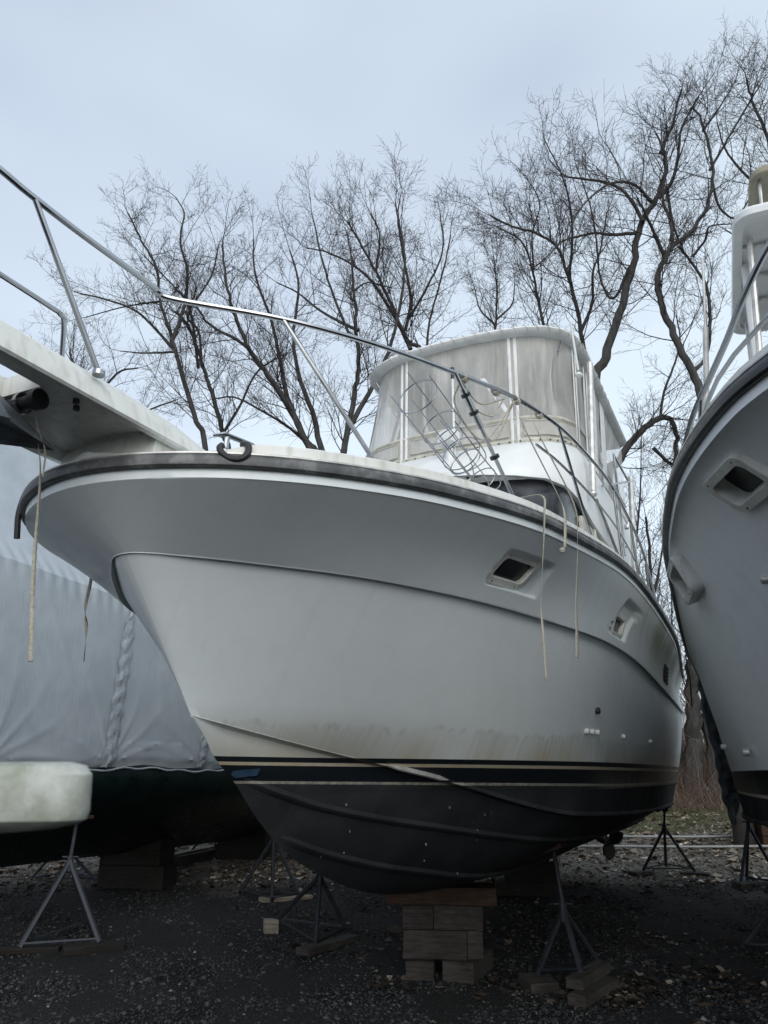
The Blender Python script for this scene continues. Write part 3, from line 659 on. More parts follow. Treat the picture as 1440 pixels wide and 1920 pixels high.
# ---- soft enclosure: panels between seams
ROOF = [(5.50, 0), (5.51, .3), (5.54, .62), (5.60, .92), (5.70, 1.15), (5.86, 1.33), (6.10, 1.44), (6.5, 1.48), (7.2, 1.48), (9.7, 1.48)]
WALLT = [(s + .12, b * .93) for s, b in ROOF]
ZT, ZB, ZM = 5.10, 3.64, 3.97
def wall(u0, u1, z0, z1, n=14, m=12, bulge=.03, seed=0):
    """u: 0 at centre front .. 9 along the table, negative to starboard"""
    rng = np.random.default_rng(seed); ph = rng.uniform(0, 6, 6)
    rows = []
    for j in range(m + 1):
        z = z0 + (z1 - z0) * j / m; w = (z - ZB) / (ZT - ZB); f = lerp2(TOPC, WALLT, w); r_ = []
        for i in range(n + 1):
            u_ = u0 + (u1 - u0) * i / n; sg = -1 if u_ < 0 else 1; a_ = abs(u_); s = float(np.interp(a_, range(10), [q_[0] for q_ in f])); b = float(np.interp(a_, range(10), [q_[1] for q_ in f]))
            e = sin(pi * i / n) * sin(pi * j / m)
            dd = e * (bulge * (.6 * sin(3.1 * u_ + ph[0] + 2 * w) + .4 * sin(7 * u_ + ph[1] - 4 * w))) 
            b *= 1 + (.16 * (1 - w) * min(1, max(0, a_ - 3.0) / 2) if sg < 0 else 0)
            dd -= .12 * sin(pi * min(1, w)) * (a_ > 4) * min(1, (a_ - 4)) * e
            r_.append((s + dd * (.8 if a_ < 5 else .1), sg * (b - dd * (.2 if a_ < 4 else -.9)), z))
        rows.append(r_)
    return rows
seams = [-9, -7.6, -6.2, -2.55, 2.55, 6.3, 7.4, 8.2, 9]
for k in range(len(seams) - 1):
    a_, b_ = seams[k], seams[k + 1]
    loft('enclosure_window', wall(a_, b_, ZM, ZT, 26, 14, .05, k), M['vinyl'], boat)
    loft('enclosure_skirt', wall(a_, b_, ZB, ZM, 22, 5, .012, k + 50), M['vinyl_low'], boat)
def wallpt(u_, z, out=.0):
    w = (z - ZB) / (ZT - ZB); f = lerp2(TOPC, WALLT, w); a_ = abs(u_); s = float(np.interp(a_, range(10), [q_[0] for q_ in f])); b = float(np.interp(a_, range(10), [q_[1] for q_ in f]))
    b *= 1 + (.16 * (1 - w) * min(1, max(0, a_ - 3.0) / 2) if u_ < 0 else 0)
    nx, nb = (-1, .15 * a_) if a_ < 4 else (-.6, .8) if a_ < 6.5 else (0, 1); nn = sqrt(nx * nx + nb * nb); return (s + out * nx / nn, (b + out * nb / nn) * (-1 if u_ < 0 else 1), z)
for u_ in seams[1:-1]:
    for du in (-.16, .10):
        rows = [[wallpt(u_ + du - .07, z, .006), wallpt(u_ + du - .03, z, .014), wallpt(u_ + du + .03, z, .014), wallpt(u_ + du + .07, z, .006)] for z in np.linspace(ZB, ZT, 10)]
        loft('enclosure_seam', rows, M['canvas_white'], boat)
# zip band between window and skirt, hem with snaps
for z, hw in ((ZM, .022), (ZB + .03, .03)):
    rows = [[wallpt(u_, z - hw, .004), wallpt(u_, z, .014), wallpt(u_, z + hw, .004)] for u_ in np.linspace(-9, 9, 90)]
    hem = loft('enclosure_hem', rows, M['canvas'], boat)
for u_ in np.linspace(-7.5, 7.8, 34): MB().ball(wallpt(u_, ZB + .02, .02), .012, 6).build('snap', M['screw'], hem, T=T)
# paler rectangular pockets in the skirt
for (a_, b_) in ((-6.0, -2.9), (-2.2, 2.2), (2.9, 6.0)):
    rows = [[wallpt(u_, z, .012) for u_ in np.linspace(a_, b_, 24)] for z in (ZB + .09, ZB + .16, ZM - .10, ZM - .05)]
    loft('skirt_window', rows, M['vinyl'], boat)
    fr = [wallpt(u_, ZB + .09, .016) for u_ in np.linspace(a_, b_, 24)] + [wallpt(u_, ZM - .05, .016) for u_ in np.linspace(b_, a_, 24)]
    MB().tube(fr, .007, 5, closed=True).build('skirt_piping', M['canvas'], boat, T=T)
# hard-edged roof with lacing
def rr_(k, dz, ins): return sym([(s + ins, max(0, b - ins), ZT + dz) for s, b in ROOF])
rows = [rr_(0, -.01, .14), rr_(0, .0, .03), rr_(0, .02, .0), rr_(0, .04, -.012), rr_(0, .065, .0), rr_(0, .08, .03), rr_(0, .09, .12), rr_(0, .14, .5)]
roof = loft('enclosure_roof', rows, M['canvas_white'], boat)
V = [(x[0] + .5, x[1] * .6, ZT + .165) for x in sym([(s, b, 0) for s, b in ROOF])]
rows = [rr_(0, .14, .5), [(max(6.6, s + .2), b * .05, ZT + .17) for s, b, _z in sym([(s, b, 0) for s, b in ROOF])]]
loft('roof_top', rows, M['canvas_white'], roof)
loft('roof_lining', [rr_(0, -.008, .12), [(max(6.6, s + .2), b * .05, ZT + .03) for s, b, _z in sym([(s, b, 0) for s, b in ROOF])]], M['canvas'], roof)
lace = MB()
full = crom(sym([(s, b, ZT + .05) for s, b in ROOF]), 10)
step_ = 0; acc = 0
for i in range(6, len(full) - 6):
    acc += np.linalg.norm(full[i] - full[i - 1])
    if acc > .13:
        acc = 0; c_ = np.array([6.8, 0, 0]); q_ = full[i]; n_ = np.array([q_[0] - 7.4, q_[1], 0]) if q_[0] < 6.4 else np.array([0, q_[1], 0]); n_ /= np.linalg.norm(n_) + 1e-9; tg = full[i + 2] - full[i - 2]; tg /= np.linalg.norm(tg) + 1e-9
        lace.tube([q_ + n_ * (-.05) + np.array([0, 0, .038]) - tg * .03, q_ + n_ * .006 + np.array([0, 0, .024]), q_ + n_ * .018 + np.array([0, 0, -.02]) + tg * .03, q_ + n_ * -.02 + np.array([0, 0, -.06]) + tg * .045], .0045, 4)
lace.build('roof_lacing', M['canvas'], roof, T=T, kind='stuff')
# frame tubes inside the enclosure
for sg in (1, -1):
    tube_obj('canopy_frame_tube', [(6.05, sg * .62, 5.08), (6.02, sg * .60, 4.4), (5.95, sg * .50, 4.1), (5.9, sg * .3, 3.95), (5.88, 0, 3.9)], .022, boat, M['white'], 5)
    tube_obj('canopy_brace', [(5.95, sg * 1.28, 5.05), (6.2, sg * .95, 4.3)], .012, boat)
    tube_obj('canopy_frame_tube', [(6.9, sg * 1.3, 3.6), (6.9, sg * 1.3, 5.1)], .02, boat, M['white'])
    tube_obj('canopy_frame_tube', [(8.4, sg * 1.3, 3.6), (8.3, sg * 1.3, 5.1)], .02, boat, M['white'])
for s in (6.3, 7.0, 7.8): tube_obj('roof_bow', [(s, -1.36, 5.06), (s, 0, 5.09), (s, 1.36, 5.06)], .014, boat, M['white'])
# dim console and seats seen through the plastic
MB().box((7.0, .1, 3.95), (.5, 1.5, .7), ch=.06).build('helm_console', M['white'], boat, T=T)
MB().box((8.1, .0, 3.95), (.5, 1.7, .7), ch=.08).build('helm_seat', M['tan'], boat, T=T)
# anchor-light mast and white searchlight on the brow
mast = tube_obj('light_mast', [(4.95, .2, 3.25), (4.95, .2, 4.30)], .014, boat, M['white'])
MB().tube([(4.95, .2, 4.28), (4.95, .2, 4.34)], .022, 10).tube([(4.95, .2, 4.36), (4.95, .2, 4.42)], .026, 10).build('light_cap', M['blackplastic'], mast, T=T)
MB().tube([(4.95, .2, 4.34), (4.95, .2, 4.36)], .02, 10).build('light_lens', M['white'], mast, T=T)
sl = MB().box((4.88, .16, 3.50), (.16, .22, .17), ch=.03, ry=.15, rz=.3).build('searchlight', M['white'], boat, T=T)
MB().tube([(4.9, .16, 3.16), (4.9, .16, 3.44)], [.06, .035], 12).build('searchlight_foot', M['white'], sl, T=T)
# aerials, outrigger poles and side gear to port
tube_obj('outrigger_pole', [(6.25, 1.56, 4.82), (5.78, 1.54, 2.95)], .038, boat, M['strip']); MB().ball((5.78, 1.54, 2.93), .045, 10).build('pole_foot', M['strip'], boat, T=T)
tube_obj('outrigger_pole', [(8.6, 1.62, 4.1), (8.0, 1.62, 2.5)], .04, boat, M['strip'])
tube_obj('whip_aerial_base', [(5.5, 1.50, 5.0), (5.62, 1.52, 4.42)], .014, boat, M['white']); MB().ball((5.64, 1.52, 4.36), .045, 10, (1.2, 1, .8)).build('aerial_knob', M['canvas_white'], boat, T=T)
for (A_, B_) in (((6.6, 1.52, 3.3), (8.5, 1.62, 4.0)), ((7.6, 1.55, 4.1), (7.4, 1.6, 2.6)), ((7.6, 1.55, 4.1), (8.5, 1.6, 4.0)), ((6.2, 1.5, 3.0), (7.6, 1.6, 2.2)), ((6.6, 1.5, 2.9), (8.4, 1.6, 2.0))): tube_obj('side_handrail', [A_, B_], .016, boat)
for p_ in ((6.0, 1.52, 3.4), (7.45, 1.6, 2.75), (7.8, 1.6, 3.1)): MB().box(p_, (.07, .06, .06), ch=.015).build('pole_bracket', M['steel'], boat, T=T)
# ---- running gear
for sg in (1, -1):
    tube_obj('propeller_shaft', [(8.3, sg * .6, -.72), (10.1, sg * .6, -1.03)], .025, boat, M['bronze'])
    st_ = MB().box((9.75, sg * .6, -.80), (.10, .03, .42), ch=.01, ry=.1).build('shaft_strut', M['bronze'], boat, T=T)
    pr = MB()
    for k in range(3):
        a0 = 2 * pi * k / 3 + .5; G = []
        for r in np.linspace(.03, .25, 7):
            cw = .10 * sin(pi * min(1, (r + .03) / .27)) ** .6 + .01; row_ = []
            for q_ in np.linspace(-1, 1, 7):
                tw = .9 - 2.2 * r; y_ = q_ * cw * cos(tw); x_ = q_ * cw * sin(tw) * .6
                row_.append((10.0 + x_, sg * .6 + r * cos(a0) - y_ * sin(a0), -1.02 + r * sin(a0) + y_ * cos(a0)))
            G.append(row_)
        pr.grid(np.array(G))
    pr.ball((10.0, sg * .6, -1.02), .045, 10, (1.6, 1, 1)); pr.build('propeller', M['bronze'], boat, T=T, solid=.012)
    MB().box((10.22, sg * .6, -.74), (.20, .03, .36), ch=.012).build('rudder', M['bronze'], boat, T=T)
# wire fender baskets lashed inside the rail
def basket(A_, B_, r, root):
    A_, B_ = np.array(A_, float), np.array(B_, float); d = B_ - A_; Ln = np.linalg.norm(d); d /= Ln; u_ = np.cross(d, (0, 0, 1)); u_ /= np.linalg.norm(u_); w_ = np.cross(d, u_)
    o = MB().tube([A_ + r * (cos(a_) * u_ + sin(a_) * w_) for a_ in np.linspace(0, 2 * pi, 33)[:-1]], .0045, 6, closed=True).build('fender_basket', M['steel'], root, T=T)
    for f_ in (.42, .8): MB().tube([A_ + d * Ln * f_ + r * (cos(a_) * u_ + sin(a_) * w_) for a_ in np.linspace(0, 2 * pi, 33)[:-1]], .0045, 6, closed=True).build('basket_hoop', M['steel'], o, T=T)
    for k in range(2):
        a_ = pi * k / 2 + .3; P0 = A_ + r * (cos(a_) * u_ + sin(a_) * w_); P1 = A_ - r * (cos(a_) * u_ + sin(a_) * w_)
        mid = [P0 - d * .10, P0, P0 + d * Ln * .5, P0 + d * Ln * .92, B_ + .5 * (P0 - A_) + d * .02, B_ + .5 * (P1 - A_) + d * .02, P1 + d * Ln * .92, P1 + d * Ln * .5, P1, P1 - d * .1]
        MB().tube(crom(mid, 4), .0042, 6).build('basket_wire', M['steel'], o, T=T)
basket((1.45, 1.24, 2.20), (2.15, 1.34, 1.96), .14, boat)
basket((1.95, 1.25, 2.10), (2.40, 1.38, 1.86), .12, boat)
# ================================================================== RIGHT-HAND BOAT
boat2 = thing('motor_yacht', 'clean white motor yacht at the right edge with proud square portholes and hardtop', 'boat',
              (2.441, 1.34, CAMZ + .037), (0, radians(.489), radians(90 - 22.87)))
boat2.scale = (1.004,) * 3
h2 = Hull(KS2, boat2, False)
M['rubrail2'] = simple('black_rub_rail_vinyl', (.022, .024, .026), .35, 0, .4, 10)
HO = []
for (t_, w_, W_, H_, sk_) in ((.168, .52, .375, .165, .1), (.365, .38, .50, .21, .1)):
    p_, fr = surf(h2, t_, w_); HO.append((p_, fr, W_, H_, sk_))
common(h2, M['rubrail2'], [], HO)
for sg in (-1, 1):
    porthole(h2, .168, .52, .47, .26, .05, .0, .035, sg=sg, deep=.10, skew=.1)
    porthole(h2, .365, .38, .60, .31, .055, .0, .09, sg=sg, deep=.11, skew=.1)
thru(h2, 2.78, .98, .026, -1, M['strip']); thru(h2, 4.5, .11, .03, -1, M['strip']); thru(h2, 6.2, .2, .025, -1)
pulpit(boat2, -1.3)
RT2 = [(-.02, .33, 2.2), (.13, .38, 2.2), (.49, .84, 2.18), (.94, 1.18, 2.15), (1.08, 1.28, 2.13), (1.26, 1.39, 2.02), (1.5, 1.47, 1.95), (1.83, 1.57, 1.90), (2.3, 1.67, 1.90), (3.0, 1.75, 1.90), (4.5, 1.82, 1.92), (6.5, 1.86, 1.85), (7.6, 1.84, 1.65)]
P = [(p_[0], -p_[1], p_[2]) for p_ in RT2[::-1]] + [(-.9, -.28, 2.3), (-1.15, 0, 2.3), (-.9, .28, 2.3)] + RT2
tube_obj('bow_rail', P, .017, boat2, smoothn=5)
tube_obj('lower_side_rail', [(.49, -.84, 1.9), (1.5, -1.45, 1.86), (2.3, -1.65, 1.74), (4.5, -1.80, 1.72), (6.5, -1.84, 1.66)], .012, boat2, smoothn=4)
for s in (.9, 2.0, 3.1, 4.4, 5.8, 7.0):
    for sg in (1, -1):
        b_ = float(np.interp(s, [q_[0] for q_ in RT2], [q_[1] for q_ in RT2])); z_ = float(np.interp(s, [q_[0] for q_ in RT2], [q_[2] for q_ in RT2])); hb, hz = h2.sh(s + .25)
        o = tube_obj('rail_stanchion', [(s, sg * b_, z_), (s + .25, sg * (hb - .12), hz + .08)], .014, boat2)
        MB().tube([(s + .25, sg * (hb - .12), hz + .095), (s + .25, sg * (hb - .12), hz + .07)], .03, 10).build('stanchion_base', M['steel'], o, T=T)
loft('foredeck_trunk', [plan(1.6, 2.6, 1.0, 5.5, 1.55), plan(1.8, 2.7, .95, 5.5, 1.8), plan(2.4, 3.0, .8, 5.5, 1.88), plan(3.4, 3.6, .1, 5.5, 1.9)], M['white'], boat2)
loft('windscreen', [plan(4.25, 5.1, .98, 8.4, 1.66), plan(4.4, 5.2, .96, 8.4, 2.0), plan(5.1, 5.75, .9, 8.4, 2.75)], M['shield'], boat2)
loft('flybridge_moulding', [plan(4.9, 5.5, .9, 8.6, 2.72), plan(4.85, 5.5, .95, 8.6, 2.78), plan(5.2, 5.8, .92, 8.6, 3.2), plan(5.6, 6.1, .86, 8.6, 3.35), plan(5.65, 6.15, .8, 8.6, 3.3)], M['white'], boat2)
# hardtop with ribbed lining
def slab(s0, s1, b1, z, r=.18, th=.08):
    pts = []
    for cx, cy, a0 in ((s1 - r, b1 - r, 0), (s0 + r, b1 - r, pi / 2), (s0 + r, -b1 + r, pi), (s1 - r, -b1 + r, 3 * pi / 2)):
        for k in range(7): a_ = a0 + pi / 2 * k / 6; pts.append((cx + r * cos(a_), cy + r * sin(a_)))
    c_ = ((s0 + s1) / 2, 0)
    def rg(dz, ins): return [(p_[0] + (c_[0] - p_[0]) * ins, p_[1] * (1 - ins), z + dz) for p_ in pts + [pts[0]]]
    return [rg(.02, .98), rg(.02, .13), rg(.015, .10), rg(-.03, .09), rg(-.035, .04), rg(-.02, .005), rg(.04, 0), rg(th, .02), rg(th + .03, .2), rg(th + .05, .98)]
ht = loft('hardtop', slab(4.88, 7.25, 1.02, 5.12), M['white'], boat2)
for s in (5.45, 6.0, 6.5): MB().tube([(s, -.93, 5.105), (s, .93, 5.105)], .022, 8).build('lining_rib', M['strip'], ht, T=T)
for (A_, B_, r_, m_) in (((5.3, -.86, 5.1), (5.45, -.98, 3.2), .03, 'strip'), ((5.75, -.9, 5.1), (5.6, -.98, 3.2), .038, 'white'), ((6.9, -.86, 5.1), (7.1, -.92, 3.2), .03, 'strip'), ((5.3, .86, 5.1), (5.45, .98, 3.2), .03, 'strip'), ((6.9, .86, 5.1), (7.1, .92, 3.2), .03, 'strip')):
    tube_obj('hardtop_post', [A_, B_], r_, boat2, M[m_])
loft('canvas_top', slab(5.55, 6.35, .72, 6.1, .15, .06), M['tan'], boat2)
for s, b in ((5.7, -.62), (6.25, -.62), (5.7, .62), (6.25, .62)): tube_obj('tower_post', [(s, b, 6.12), (s, b * 1.1, 5.2)], .018, boat2, M['strip'])
# tall aerial standing on the port quarter side near the rail, with a small cross of spreaders
ant = tube_obj('tall_aerial', [(6.9, -1.62, 1.55), (6.7, -1.50, 3.4), (6.35, -1.34, 4.8)], .032, boat2, M['strip'])
def pt_on(t_): A_ = np.array((6.9, -1.62, 1.55)); B_ = np.array((6.35, -1.34, 4.8)); return A_ + (B_ - A_) * t_
tube_obj('aerial_whip', [(6.35, -1.34, 4.8), (6.2, -1.27, 5.6)], .016, boat2, M['strip'])
for d1, d2 in (((-.35, -.05, -.32), (.35, .1, .32)), ((.3, -.2, -.3), (-.35, .15, .35))): q_ = pt_on(.42); tube_obj('aerial_spreader', [q_ + np.array(d1), q_ + np.array(d2)], .011, boat2)
# slate tarp hanging down over the stern quarter
LE = [(1299, 1215), (1306, 1262), (1313, 1310), (1326, 1370), (1341, 1425), (1348, 1465), (1356, 1500), (1372, 1545)]
RE = [(1306, 1212), (1320, 1258), (1336, 1305), (1356, 1365), (1378, 1420), (1392, 1462), (1390, 1500), (1378, 1545)]
A_ = crom([atY(u, v, 11.15 + .02 * i) for i, (u, v) in enumerate(LE)], 8); B_ = crom([atY(u, v, 11.45) for u, v in RE], 8); rows = []
for i in range(len(A_)):
    r_ = []
    for k in range(17):
        w = k / 16; q_ = A_[i] * (1 - w) + B_[i] * w; e_ = sin(pi * w) ** .5
        r_.append((q_[0] + .012 * sin(i * .9 + 3 * w), q_[1] - e_ * (.05 * abs(sin(w * 7 + i * .22)) + .035 * abs(sin(w * 5 - i * .55)) + .02 * sin(i * 1.3 + w * 4)), q_[2] + .02 * sin(i * .5 + w * 6)))
    rows.append(r_)
tarp = MB().grid(np.array(rows)).build('tarp', M['darkcanvas'], None, solid=.004, label='slate grey tarp hanging crumpled off the stern of the right-hand yacht', cat='tarp')

# ================================================================== SHRINK-WRAPPED BOAT (left, behind)
wr = thing('wrapped_boat', 'dark green hulled boat covered in white shrink wrap, behind the bow on the left', 'boat', (-3.5, 12, 0), (0, 0, math.atan2(.87, .5)))
# local: x = t along, y = left; n to starboard-of-axis => y = -n
NRM = sqrt(.5 ** 2 + .87 ** 2)
def TW(p): return (p[0] * NRM, -p[1] * NRM, p[2] + CAMZ)
T0, T1 = -7.5, 4.2
def endf(t):  # narrowing towards both ends
    return (1 - max(0, (t - 1.5) / 3.4) ** 2.2 * .55) * (1 - max(0, (-4.5 - t) / 4.0) ** 2 * .5)
def zf2(t): return float(np.interp(t, [-6, -3.56, -1.8, 1, 4], [2.35, 2.2, 2.04, 1.8, 1.55]))
rng = np.random.default_rng(11)
ts = np.linspace(T0, T1, 520)
SEC = [(0, 4.45, 0), (.2, 4.1, 0), (.50, 3.44, 1), (.95, 2.78, 0), (1.45, 2.14, 2), (1.47, 1.7, 0), (1.49, 1.2, 0), (1.51, .6, 0), (1.53, .1, 0), (1.50, .0, 0), (1.42, -.04, 0)]
def zsec(t, n0, z0):
    k = zf2(t) / 2.20
    return z0 * k if z0 > .3 else z0
fine = []
for i in range(len(SEC) - 1):
    m_ = 14 if SEC[i][1] - SEC[i + 1][1] > .3 else 3
    for k in range(m_): w = k / m_; fine.append((SEC[i][0] + (SEC[i + 1][0] - SEC[i][0]) * w, SEC[i][1] + (SEC[i + 1][1] - SEC[i][1]) * w))
fine.append(SEC[-1][:2])
def wrinkle(t, z, n):
    # radiating drag folds rising from the bottom corners of each seam
    v = 0
    for tc_, zc in ((-2.05, .05), (-.45, .05), (-3.6, .05), (.9, .05)):
        dx, dz = (t - tc_), (z - zc) + .02; r_ = math.hypot(dx, dz); a_ = math.atan2(dz, dx)
        v += .018 * math.exp(-r_ / .55) * (abs(cos(a_ * 8 + tc_ * 3 + .5 * sin(r_ * 3))) ** 9 - .15) * min(1, r_ * 5)
    v += .007 * (abs(sin(7 * (t * .8 + z * .55) + 1.2 * sin(2.3 * t))) ** 12) * math.exp(-((z - 1.0 + .5 * t * .3) / .7) ** 2) * (.5 + .5 * sin(1.7 * t + 1))
    if z > 1.7 and n > 1: v += .009 * sin(38 * t + 6 * z) * math.exp(-((z - zf2(t)) / .16) ** 2)
    return v
for sg in (1, -1):
    rows = []
    for (n0, z0) in fine:
        rows.append([(t, sg * (n0 * endf(t) + (wrinkle(t, z0, n0) if z0 < 2.6 else .006 * sin(5 * t))), zsec(t, n0, z0) + (.02 * sin(3 * t) + .01 * sin(7.7 * t) if z0 < .2 else 0)) for t in ts])
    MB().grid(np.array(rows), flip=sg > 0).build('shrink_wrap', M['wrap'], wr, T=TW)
for e_, t in ((0, T0), (1, T1)):
    V = [(t, n0 * endf(t), zsec(t, n0, z0)) for n0, z0 in fine] + [(t, -n0 * endf(t), zsec(t, n0, z0)) for n0, z0 in fine]; n_ = len(fine)
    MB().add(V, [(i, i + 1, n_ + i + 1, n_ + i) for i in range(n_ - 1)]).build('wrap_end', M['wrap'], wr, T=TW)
def seam(t_top, t_bot, ztop, wid):
    rows = []
    for j in range(46):
        w = j / 45; z = ztop * (1 - w) + .0 * w; tc_ = t_top + (t_bot - t_top) * w; n0 = float(np.interp(-z, [-2.18, -1.7, -1.2, -.6, -.1, 0], [1.45, 1.47, 1.49, 1.51, 1.53, 1.50])); hw = wid * (.35 + .65 * min(1, w * 6))
        r_ = []
        for k in range(9):
            q_ = k / 8 * 2 - 1; cr_ = .012 * sin(j * 1.3 + 2 * q_) * (1 - q_ * q_) + .005 * rng.normal()
            r_.append((tc_ + q_ * hw + .012 * sin(j * 1.1), n0 * endf(tc_) + .02 + cr_ * .7 + .01 * (1 - abs(q_)) , z + .004 * rng.normal()))
        rows.append(r_)
    MB().grid(np.array(rows)).build('wrap_seam', M['wrapseam'], wr, T=TW)
seam(-1.9, -2.08, 1.88, .085); seam(-.38, -.52, 1.3, .075)
# rolled hem under the wrap
MB().tube([(t, 1.50 * endf(t) + .012 * sin(9 * t), -.03 + .02 * sin(3 * t) + .012 * sin(13 * t)) for t in np.linspace(T0, T1, 120)], .013, 6).build('wrap_hem', M['wrapseam'], wr, T=TW)
rows = []
for t in np.linspace(T0 + .3, T1 - .2, 60):
    e_ = endf(t); r_ = []
    for n0, z0 in ((1.47, .0), (1.50, -.15), (1.44, -.34), (1.30, -.52), (.95, -.72), (.5, -.95), (.12, -1.10), (0, -1.14)):
        r_.append((t, n0 * e_, z0 * (1 - .25 * max(0, (t - 2) / 2))))
    r_ = r_ + [(x, -n_, z_) for x, n_, z_ in r_[::-1][1:]]
    rows.append(r_)
MB().grid(np.array(rows)).build('hull', M['greenhull'], wr, T=TW)
MB().add(rows[0], [tuple(range(len(rows[0])))]).add(rows[-1], [tuple(range(len(rows[0])))]).build('transom', M['greenhull'], wr, T=TW, smooth=False)

# ================================================================== STANDS
def cyl(mb, a_, b_, r, n=8): return mb.tube([a_, b_], r, n)
def stand(name, label, apex, top, feet, rleg=.022, rpost=.03, mat='jack', pad='timber_red', tilt=.35, cat='boat stand', group='boat stands under the hulls'):
    base = np.mean(np.array(feet), 0); t_ = thing(name, label, cat, tuple(base), group=group)
    Tr = lambda p: (p[0] - base[0], p[1] - base[1], p[2] - base[2])
    a_ = np.array(apex)
    for f in feet:
        f = np.array(f); d = f - a_; s0 = a_ + d * .02
        MB().tube([s0 - np.array([0, 0, .0]), a_ + d * .08 + np.array([0, 0, -.02]), f], rleg, 6).build('leg', M[mat], t_, T=Tr)
    n_ = len(feet)
    for i in range(n_):
        f, g_ = np.array(feet[i]), np.array(feet[(i + 1) % n_]); MB().tube([f + np.array([0, 0, .03]), g_ + np.array([0, 0, .03])], rleg * .55, 5).build('brace_bar', M[mat], t_, T=Tr)
    cyl(MB(), a_ - np.array([0, 0, .12]) if abs(top[0] - apex[0]) < .03 else a_ - (np.array(top) - a_) * .12, a_ + (np.array(top) - a_) * .08, rpost, 10).build('post', M[mat], t_, T=Tr)
    sc = MB(); P0 = a_; P1 = np.array(top); d = P1 - P0; N_ = 36
    sc.tube([P0 + d * (i / N_) for i in range(N_ + 1)], [rpost * .55 + (.003 if i % 2 else 0) for i in range(N_ + 1)], 8)
    sc.build('screw_rod', M[mat], t_, T=Tr)
    MB().tube([P0 + d * .05 - np.array([.09, 0, 0]), P0 + d * .05 + np.array([.09, 0, 0])], .011, 6).build('turn_handle', M[mat], t_, T=Tr)
    MB().tube([P1 - d / np.linalg.norm(d) * .02, P1], [.05, .06], 10).build('pad_plate', M[mat], t_, T=Tr)
    MB().box(tuple(P1 + np.array([0, 0, .015])), (.30, .22, .04), rz=radians(64.4), rx=-tilt, ch=.006).build('pad', M[pad], t_, T=Tr)
    return t_
def block(c, size, rz, label, mat='timber', group=None, name='wood_block', cat='wood block', rx=0):
    z = gz(c[0], c[1]) if len(c) < 3 else c[2]
    return MB().box((0, 0, size[2] / 2), size, ch=.010, jit=.003, rx=rx).build(name, M[mat], None, smooth=False, label=label, cat=cat, group=group), (c[0], c[1], z), rz
def put(bk): o, loc, rz = bk; o.location = loc; o.rotation_euler = (0, 0, rz); return o
G_ = 'loose wood blocks under the stand feet'
# port side, nearest
stand('boat_stand', 'tall leaning stand under the middle of the big yacht, nearest the camera on the right', (1.62, 7.75, .66), (1.60, 7.93, 1.12), [(1.38, 7.90, .09), (1.70, 7.58, .17), (2.00, 8.10, .11)], .026, .036)
put(block((1.37, 7.82), (.26, .36, .085), .15, 'short flat plank under the left foot of the nearest stand', 'timber', G_))
put(block((1.80, 7.56), (.16, .75, .085), -.65, 'long plank lying lowest under the front foot of the nearest stand', 'timber', G_))
put(block((1.80, 7.72, .088), (.15, .75, .085), -.58, 'upper long plank under the front foot of the nearest stand', 'timber', G_))
# starboard forward
stand('boat_stand', 'dark steel stand in front of the keel timbers, under the bow left of centre', (-.72, 9.55, .72), (-.66, 9.2, 1.12), [(-1.24, 9.79, .20), (-.71, 9.0, .11), (-.42, 9.62, .14)], .028, .034)
put(block((-1.27, 9.72), (.16, .16, .13), .2, 'small square block end under the left foot of the bow stand', 'timber_pale', G_))
put(block((-.58, 9.13), (.17, .85, .07), -.62, 'long board under the front foot of the bow stand', 'timber', G_))
stand('boat_stand', 'thin dark stand far under the big yacht, seen just right of its stem', (-1.58, 12.0, .93), (-1.40, 11.8, 1.35), [(-1.95, 11.5, .25), (-1.45, 11.05, .22), (-1.12, 11.3, .25)], .026, .03)
put(block((-1.28, 11.2), (.14, .7, .05), -1.2, 'thin board under the feet of the far stand right of the stem', 'timber_pale', G_))
# stern stand
stand('boat_stand', 'slim stand under the stern corner of the big yacht, out in the open light', (4.24, 12.6, 1.02), (4.22, 12.45, 1.26), [(3.95, 12.9, .37), (4.42, 13.25, .39), (4.70, 12.8, .37)], .022, .028)
put(block((3.90, 12.85), (.34, .22, .04), .4, 'flat board under the left foot of the stern stand', 'timber', G_)); put(block((4.72, 12.78), (.36, .22, .04), -.5, 'flat board under the right foot of the stern stand', 'timber', G_))
# right boat
stand('boat_stand', 'dark stand under the yacht at the right edge', (5.25, 12.0, 1.10), (5.25, 11.85, 1.36), [(4.98, 11.9, .28), (5.25, 12.3, .31), (5.60, 12.0, .30)], .024, .03)
stand('boat_stand', 'second dark stand under the right-hand yacht, cut by the picture edge', (4.35, 9.0, .75), (4.35, 9.15, 1.3), [(3.75, 9.1, .07), (4.25, 8.5, .05), (4.85, 9.1, .07)], .026, .03)
put(block((4.98, 11.85), (.16, .3, .09), 0, 'block under the left foot of the stand below the right-hand yacht', 'timber', G_))
